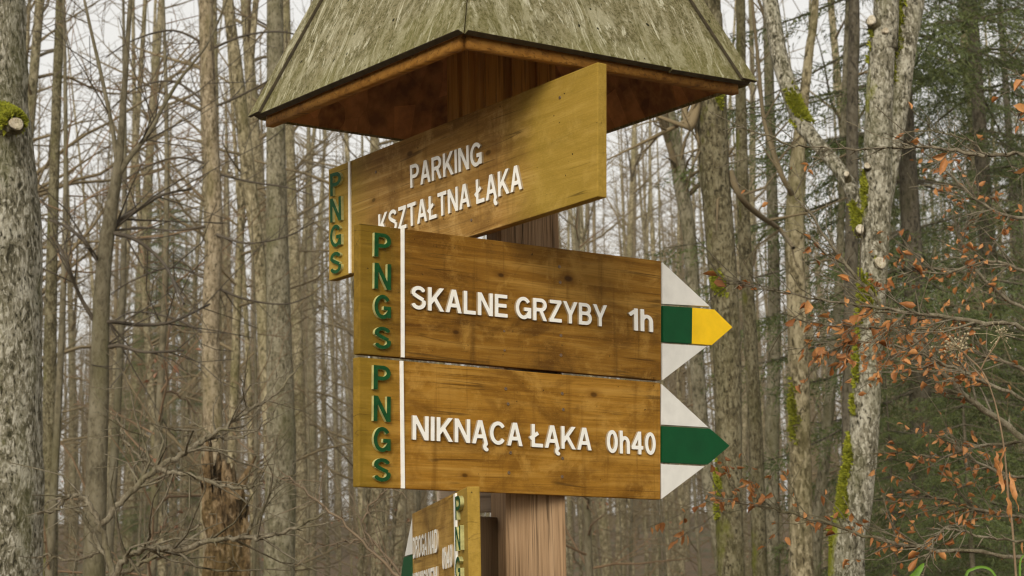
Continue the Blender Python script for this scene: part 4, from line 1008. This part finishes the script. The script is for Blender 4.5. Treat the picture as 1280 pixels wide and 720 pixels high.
# ------------------------------------------------------------------ the far wood, one mass of stems and twigs
def far_wood():
    rng = np.random.default_rng(5); tk = MB(); V, F = [], []
    for k_ in range(1080):
        y = math.sqrt(rng.uniform(66 ** 2, 150 ** 2)); x = rng.uniform(-.40, .40) * y
        if k_ >= 470: x = rng.choice([-1, 1]) * rng.uniform(.40, .85) * y
        if k_ >= 850: y *= .42; x *= .42
        g = float(ground_h(x, y)); H = rng.uniform(11, 24); d = rng.uniform(.12, .38)
        ln = rng.normal(0, .03, 2); P = np.array([[x, y, g - .3], [x + ln[0] * H * .5, y, g + H * .5], [x + ln[0] * H, y, g + H]])
        tk.tube(P, [d / 2, d * .38, .02], 5)
        nb = 150
        t = rng.uniform(.02, 1, nb) ** .9; q = P[0] + (P[2] - P[0]) * t[:, None]; az = rng.uniform(0, 6.28, nb); el = rng.uniform(.1, 1.1, nb)
        l = (H * .16) * (1.1 - .7 * t) * rng.uniform(.3, 1, nb); dv = np.stack([np.cos(az) * np.cos(el), np.sin(az) * np.cos(el), np.sin(el)], -1)
        for j in range(4):
            b = q + dv * (l * rng.uniform(0, .8, nb) * (j > 0))[:, None]; e_ = dv + rng.normal(0, .5, (nb, 3)) * (j > 0); ll = l * (1 if j == 0 else .45)
            wv = np.stack([rng.normal(size=nb), rng.normal(size=nb) * .3, rng.normal(size=nb)], -1); wv /= np.linalg.norm(wv, axis=1)[:, None]; wv *= .022 if j == 0 else .013
            V.append(np.stack([b - wv, b + wv, b + e_ * ll[:, None]], 1).reshape(-1, 3))
    V = np.concatenate(V); tk.add(V, np.arange(len(V)).reshape(-1, 3))
    tag(tk.build('far_wood', M['twig_far'], None, False), 'grey brown mass of the far bare wood', 'wood', None, 'stuff')
far_wood()

# ------------------------------------------------------------------ near twigs and plants
TWX = 2.3
def twig_tree(name, label, cat, root, ground_y, branches, mats, seed, leaf=0.06, side=None, P=None, group=None):
    """branches: dict(Y, pl=[(px,py,w)], tw=twigs, tl=length, lf=leaves per metre); each starts on the stem at root when join is set"""
    rng = np.random.default_rng(seed); x, y = root; g = float(ground_h(x, y)); off = np.array([x, y, g])
    o = empty(name, tuple(off), label, cat, group); cw, tk, lv = MB(), MB(), []
    PP = P or dict(wig=.16, up=.02, dens=3.0, maxlev=2, minr=.0011, ratio=.55, seg=.07, minl=.05, leafd=0, leaflev=9)
    top = g
    for b in branches:
        pl = b['pl']; n = len(pl); W = [at(p[0], p[1], b['Y'] + b.get('dy', 0) * k / (n - 1)) for k, p in enumerate(pl)]; r = [max(p[2] * b['Y'] / F_PX / 2, .0009) for p in pl]
        if b.get('join', 1):
            e = W[0]; j = np.array([x, y, max(e[2] - b.get('rise', .1), g + .15)]); W = [j, j + (e - j) * .5 + np.array([0, 0, .02])] + W; r = [r[0] * 1.3, r[0] * 1.15] + r; top = max(top, j[2])
        C = catmull(W, 6); rr = np.interp(np.linspace(0, len(W) - 1, len(C)), np.arange(len(W)), r)
        C = C + np.vstack([np.zeros(3), rng.normal(0, .0025 * b['Y'] / 4, (len(C) - 2, 3)), np.zeros(3)])
        cw.tube(C - off, rr, 6)
        lv2 = []
        for _ in range(int(b.get('tw', 8) * (TWX if mats[2] and mats[0] else 1.0))):
            i = rng.integers(len(C) // 8 + (12 if b.get('join', 1) else 0) if len(C) > 26 else 1, len(C) - 1); d = unit(C[i + 1] - C[i]); a = rng.uniform(.45, .95); dr = unit(d * math.cos(a) + perp(d, rng) * math.sin(a) * np.array([1, .7, 1]))
            Q = dict(PP); Q['leafd'] = b.get('lf', 0) * 1.7; Q['leaflev'] = 0
            branch(cw, C[i] - off, dr, b.get('tl', .2) * rng.uniform(.3, 1.1), rr[i] * .6, 1, rng, Q, lv2)
        for _ in range(int(b.get('lm', 0))):
            i = rng.integers(len(C) // 5, len(C) - 1); lv2.append((C[i] - off, unit(C[i + 1] - C[i])))
        # buds along the shoot
        for i in range(2, len(C) - 1):
            if b.get('buds', 1) and rng.uniform() < .8:
                d = unit(C[i + 1] - C[i]); dr = unit(d * .6 + perp(d, rng)); l = rng.uniform(.012, .035); cw.tube([C[i] - off, C[i] - off + dr * l * .6, C[i] - off + dr * l], [rr[i] * .5 + .0004, .0013, .0003], 4)
        lv += lv2
    if mats[0] and top > g + .2:
        tk.tube(np.array([[0, 0, -.2], [.01, 0, (top - g) * .5], [0, 0, top - g + .1], [-.03, .02, top - g + .8]]), [.03, .024, .016, .006], 8, False, rng, .05); tk.build('trunk', M[mats[0]], o)
    cw.build('crown', M[mats[1]], o)
    if lv:
        lm = MB(); leaf_mesh(lm, lv, leaf, rng); lm.build('foliage', M[mats[2]], o, False)
    return o
xr = fx(1352, 3.9)
twig_tree('beech_sapling', 'near beech shoots with rust brown dry leaves crossing before the forked tree', 'sapling', (xr, 3.9), 0, [
    dict(Y=3.5, pl=[(1285, 197, 5.5), (1230, 194, 5), (1180, 186, 4.5), (1130, 184, 4), (1060, 186, 3.2), (1000, 182, 2.8), (960, 170, 2.2), (922, 157, 1.5)], tw=9, tl=.16, lf=.8, rise=.15),
    dict(Y=3.6, pl=[(1235, 194, 3), (1210, 176, 2.5), (1180, 168, 2), (1158, 160, 1.5)], tw=5, tl=.1, lf=2, join=0),
    dict(Y=3.6, pl=[(1285, 413, 6.5), (1220, 403, 6), (1150, 392, 5), (1100, 384, 4), (1040, 376, 3), (980, 366, 2.2), (900, 352, 1.4)], tw=16, tl=.17, lf=2.2, lm=6, rise=.2),
    dict(Y=3.7, pl=[(1225, 411, 3), (1150, 411, 2.6), (1090, 410, 2.2), (1040, 406, 1.8), (990, 400, 1.2)], tw=10, tl=.11, lf=5, lm=7, join=0),
    dict(Y=3.3, pl=[(1286, 677, 3.5), (1230, 672, 3.2), (1187, 661, 3), (1172, 668, 2.6), (1162, 690, 2.2), (1152, 725, 1.6)], tw=9, tl=.09, lf=3, lm=3, rise=.05),
    dict(Y=3.6, pl=[(1292, 205, 4), (1276, 215, 3), (1262, 213, 2)], tw=3, tl=.08, lf=12, lm=9), dict(Y=3.6, pl=[(1300, 150, 4), (1285, 140, 3), (1268, 143, 2)], tw=3, tl=.08, lf=10, lm=8),
    dict(Y=3.6, pl=[(1300, 128, 4), (1284, 100, 3), (1268, 92, 1.6)], tw=3, tl=.08, lf=9, lm=4), dict(Y=3.7, pl=[(1300, 60, 4), (1285, 45, 3), (1262, 68, 2)], tw=3, tl=.1, lf=9, lm=4)],
    ('bark_young', 'twig', 'leaf'), 21, .035)
xr2 = fx(1400, 5.2)
twig_tree('beech_sapling', 'beech boughs thick with orange brown leaves beside the forked tree', 'sapling', (xr2, 5.2), 0, [
    dict(Y=4.6, pl=[(1300, 568, 9), (1240, 520, 8), (1190, 480, 7), (1150, 432, 6), (1100, 382, 5), (1050, 320, 4.2), (1010, 265, 3), (985, 232, 2)], tw=12, tl=.3, lf=2.5, rise=.3),
    dict(Y=4.4, pl=[(1296, 508, 5), (1230, 478, 4.5), (1175, 452, 4), (1120, 432, 3), (1070, 428, 2), (1035, 440, 1.5)], tw=26, tl=.22, lf=11, lm=24, rise=.2),
    dict(Y=4.8, pl=[(1296, 470, 5), (1220, 440, 4), (1160, 415, 3), (1100, 425, 2)], tw=20, tl=.2, lf=9, lm=14, rise=.2),
    dict(Y=4.7, pl=[(1300, 555, 5), (1235, 556, 4), (1180, 570, 3), (1130, 566, 2.2), (1092, 568, 1.5)], tw=8, tl=.14, lf=9, lm=14, rise=.2),
    dict(Y=5.0, pl=[(1300, 600, 5), (1250, 592, 4), (1205, 565, 3), (1178, 540, 2)], tw=10, tl=.18, lf=8, lm=8, rise=.15),
    dict(Y=4.6, pl=[(1300, 700, 6), (1150, 684, 5), (1080, 668, 4), (1000, 645, 3), (935, 630, 2.2), (876, 617, 1.5)], tw=20, tl=.2, lf=9, lm=26, rise=.1),
    dict(Y=5.0, pl=[(1300, 650, 5), (1230, 640, 4), (1170, 622, 3), (1110, 628, 2)], tw=14, tl=.2, lf=9, lm=12, rise=.1),
    dict(Y=5.4, pl=[(1300, 280, 5), (1240, 262, 4), (1190, 222, 3), (1165, 200, 2)], tw=10, tl=.25, lf=6, lm=8, rise=.3),
    dict(Y=5.2, pl=[(1300, 350, 5), (1240, 325, 4), (1180, 342, 3), (1120, 340, 2)], tw=12, tl=.24, lf=6, lm=12, rise=.25),
    dict(Y=5.6, pl=[(1300, 400, 5), (1230, 350, 4), (1200, 300, 3), (1230, 260, 2)], tw=10, tl=.24, lf=6, lm=6, rise=.25)],
    ('bark_young', 'twig', 'leaf'), 22, .028)
xl = fx(150, 5.0)
twig_tree('bare_shrub', 'pale bare boughs arching before the broken snag', 'shrub', (xl, 5.0), 0, [
    dict(Y=5.0, join=0, pl=[(152, 790, 10), (143, 725, 9), (130, 673, 8), (119, 642, 7), (104, 623, 6), (82, 621, 5), (71, 638, 4), (46, 643, 3)], tw=8, tl=.3),
    dict(Y=5.0, dy=.3, join=0, pl=[(126, 655, 8), (156, 623, 8), (195, 586, 8), (230, 566, 7), (261, 549, 6), (292, 526, 5), (323, 506, 4.5), (355, 483, 3.5), (376, 452, 2.5)], tw=26, tl=.4),
    dict(Y=5.0, dy=-.2, join=0, pl=[(197, 586, 6), (238, 594, 5.5), (273, 607, 5), (308, 611, 4), (329, 604, 2.5)], tw=10, tl=.26),
    dict(Y=4.9, dy=-.2, join=0, pl=[(146, 760, 9), (146, 716, 9), (164, 693, 8), (187, 683, 7.5), (222, 687, 7), (261, 677, 6.5), (300, 672, 6), (343, 670, 5), (378, 654, 4), (409, 640, 2.5)], tw=18, tl=.4),
    dict(Y=5.1, join=0, pl=[(152, 718, 6), (185, 700, 5), (222, 686, 4), (232, 668, 3), (252, 655, 2)], tw=6, tl=.2),
    dict(Y=5.1, join=0, pl=[(199, 583, 5), (176, 572, 4), (156, 549, 3), (147, 516, 2)], tw=8, tl=.3),
    dict(Y=5.1, join=0, pl=[(139, 712, 6), (112, 660, 5), (100, 640, 4), (80, 632, 3)], tw=5, tl=.25),
    dict(Y=5.2, join=0, pl=[(300, 672, 4), (322, 650, 3.5), (335, 620, 3), (352, 600, 2.4), (372, 590, 1.6)], tw=8, tl=.25),
    dict(Y=5.2, join=0, pl=[(262, 548, 4), (300, 545, 3), (332, 530, 2.4), (344, 512, 1.5)], tw=6, tl=.2),
    dict(Y=5.2, join=0, pl=[(124, 690, 5), (90, 700, 4), (60, 695, 3), (40, 698, 2)], tw=5, tl=.2)],
    (None, 'twig', None), 31, P=dict(wig=.24, up=.04, dens=2.4, maxlev=2, minr=.0014, ratio=.5, seg=.07, minl=.06))
twig_tree('bare_shrub', 'reddish bare shoots between the stout beech and low board', 'shrub', (fx(505, 4.6), 4.6), 0, [
    dict(Y=4.6, join=0, pl=[(545, 800, 5), (512, 735, 4.6), (480, 705, 4), (440, 664, 3.5), (400, 629, 3), (372, 606, 2.4), (352, 590, 1.5)], tw=6, tl=.3),
    dict(Y=4.7, join=0, pl=[(512, 735, 4), (470, 680, 3), (430, 678, 2.4), (380, 681, 1.5)], tw=4, tl=.2),
    dict(Y=4.7, join=0, pl=[(470, 698, 3), (455, 650, 2.6), (475, 620, 2), (500, 604, 1.3)], tw=3, tl=.2)],
    (None, 'twig_red', 'leaf'), 33, P=dict(wig=.2, up=.03, dens=2.4, maxlev=2, minr=.0012, ratio=.5, seg=.07, minl=.06))

# dry weed with an umbel, curled leaves hanging on its stalk
def weed():
    rng = np.random.default_rng(44); Y = 3.4; p0 = at(1272, 760, Y); g = float(ground_h(p0[0], Y)); off = np.array([p0[0], Y, g])
    o = empty('dry_weed', tuple(off), 'dead straw coloured weed stalk with a dry umbel head', 'weed')
    mb = MB()
    def st(pl, r0, r1, dy=0):
        W = catmull([at(a, b, Y + dy * k) - off for k, (a, b) in enumerate(pl)], 6); mb.tube(W, np.linspace(r0, r1, len(W)), 6); return W
    W = catmull([np.array([0, 0, -.1]), np.array([0, 0, .5]), at(1270, 720, Y) - off, at(1262, 640, Y) - off, at(1255, 560, Y) - off, at(1246, 512, Y) - off, at(1237, 482, Y) - off], 6); mb.tube(W, np.linspace(.003, .0014, len(W)), 6)
    st([(1238, 484), (1226, 462), (1212, 448), (1200, 437)], .0024, .0014, .01); st([(1226, 462), (1233, 448), (1244, 432), (1251, 420)], .0018, .001, -.01); st([(1236, 480), (1218, 462), (1198, 446)], .0018, .001, .015)
    mb.build('stalk', M['stalk'], o)
    hd = MB()
    for cx, cy, n in ((1193, 432, 46), (1252, 416, 22)):
        c = at(cx, cy, Y) - off; b = at(1200 if n > 30 else 1251, 437 if n > 30 else 421, Y) - off
        for _ in range(n):
            e = c + rng.normal(0, 1, 3) * np.array([.017, .014, .014]); hd.tube([b, (b + e) / 2 + [0, 0, .003], e], [.0006, .0005, .0005], 3)
            r = rng.uniform(.0014, .0028); hd.tube([e + [0, 0, -r], e + [0, 0, -.5 * r], e + [0, 0, .5 * r], e + [0, 0, r]], [r * .2, r, r, r * .2], 5)
    hd.build('flower_head', M['umbel'], o)
    lf = MB()
    for px, py, ln in ((1256, 560, .07), (1249, 580, .06), (1262, 590, .08), (1258, 615, .065), (1246, 565, .05)):
        q = at(px, py, Y + rng.normal(0, .01)) - off; n = 9; ax = np.array([rng.normal(0, .25), rng.normal(0, .2), -1]); ax /= np.linalg.norm(ax); sd = perp(ax, rng); V = []
        for k in range(n):
            t = k / (n - 1); a = t * rng.uniform(2, 4); wv = (sd * math.cos(a) + np.cross(ax, sd) * math.sin(a)) * .006 * math.sin(math.pi * (t * .9 + .05)); c = q + ax * ln * t + rng.normal(0, .0015, 3); V += [c - wv, c + ax * 0 + np.cross(ax, wv) * .6, c + wv]
        lf.add(V, [(3 * k + j, 3 * k + j + 1, 3 * k + j + 4, 3 * k + j + 3) for k in range(n - 1) for j in range(2)])
    lf.build('foliage', M['leaf'], o)
weed()
def grass():
    Y = 3.0
    def blade(pl, wd, name, label):
        rng = np.random.default_rng(len(label)); P = catmull([at(a, b, Y) for a, b in pl], 8); g = float(ground_h(P[0][0], Y)); off = np.array([P[0][0], Y, g]); mb = MB()
        n = len(P); tg = np.gradient(P, axis=0); V = []
        for i in range(n):
            d = unit(tg[i]); s_ = unit(np.cross(d, [0, 1, 0])); t = i / (n - 1); wv = wd * (1 - t ** 3) ** .5 + .0004; k = np.array([0, 1, 0]) * wv * .5
            V += [P[i] - s_ * wv - off, P[i] + k - off, P[i] + s_ * wv - off]
        mb.add(V, [(3 * i + j, 3 * i + j + 1, 3 * i + j + 4, 3 * i + j + 3) for i in range(n - 1) for j in range(2)])
        o = mb.build(name, M['grass'], None, True, Matrix.Translation(off)); tag(o, label, 'grass')
    gz = 360 + 1850
    blade([(1196, gz), (1198, 1200), (1201, 780), (1207, 722), (1217, 711), (1230, 709), (1241, 715), (1249, 732), (1254, 760)], .0022, 'grass_blade', 'bright green grass blade bent over in a loop')
    blade([(1286, gz), (1283, 1200), (1278, 780), (1275, 720), (1276, 700), (1282, 692)], .0018, 'grass_blade', 'upright green grass blade beside the looped one')
    # a broad green leaf
    blade([(1128, gz), (1126, 1200), (1124, 800), (1134, 736), (1146, 717), (1155, 704)], .008, 'green_leaf_stem', 'broad fresh green leaf below the dry leaf twigs')
grass()

# ------------------------------------------------------------------ the damp winter air
def haze():
    m = bpy.data.materials.new('haze'); m.use_nodes = True; t = m.node_tree; t.nodes.clear()
    out = t.nodes.new('ShaderNodeOutputMaterial'); v = t.nodes.new('ShaderNodeVolumePrincipled')
    v.inputs['Color'].default_value = (.96, .93, .80, 1); v.inputs['Density'].default_value = .0010; v.inputs['Anisotropy'].default_value = .2
    L(t, v.outputs[0], out.inputs['Volume'])
    bm = bmesh.new(); bmesh.ops.create_cube(bm, size=1); me = bpy.data.meshes.new('haze'); bm.to_mesh(me); bm.free(); me.materials.append(m)
    o = link('haze', me); o.scale = (860, 860, 36); o.location = (0, 0, 36 / 2 - 1.6); tag(o, 'thin pale haze filling the winter wood', 'haze', None, 'stuff')
haze()
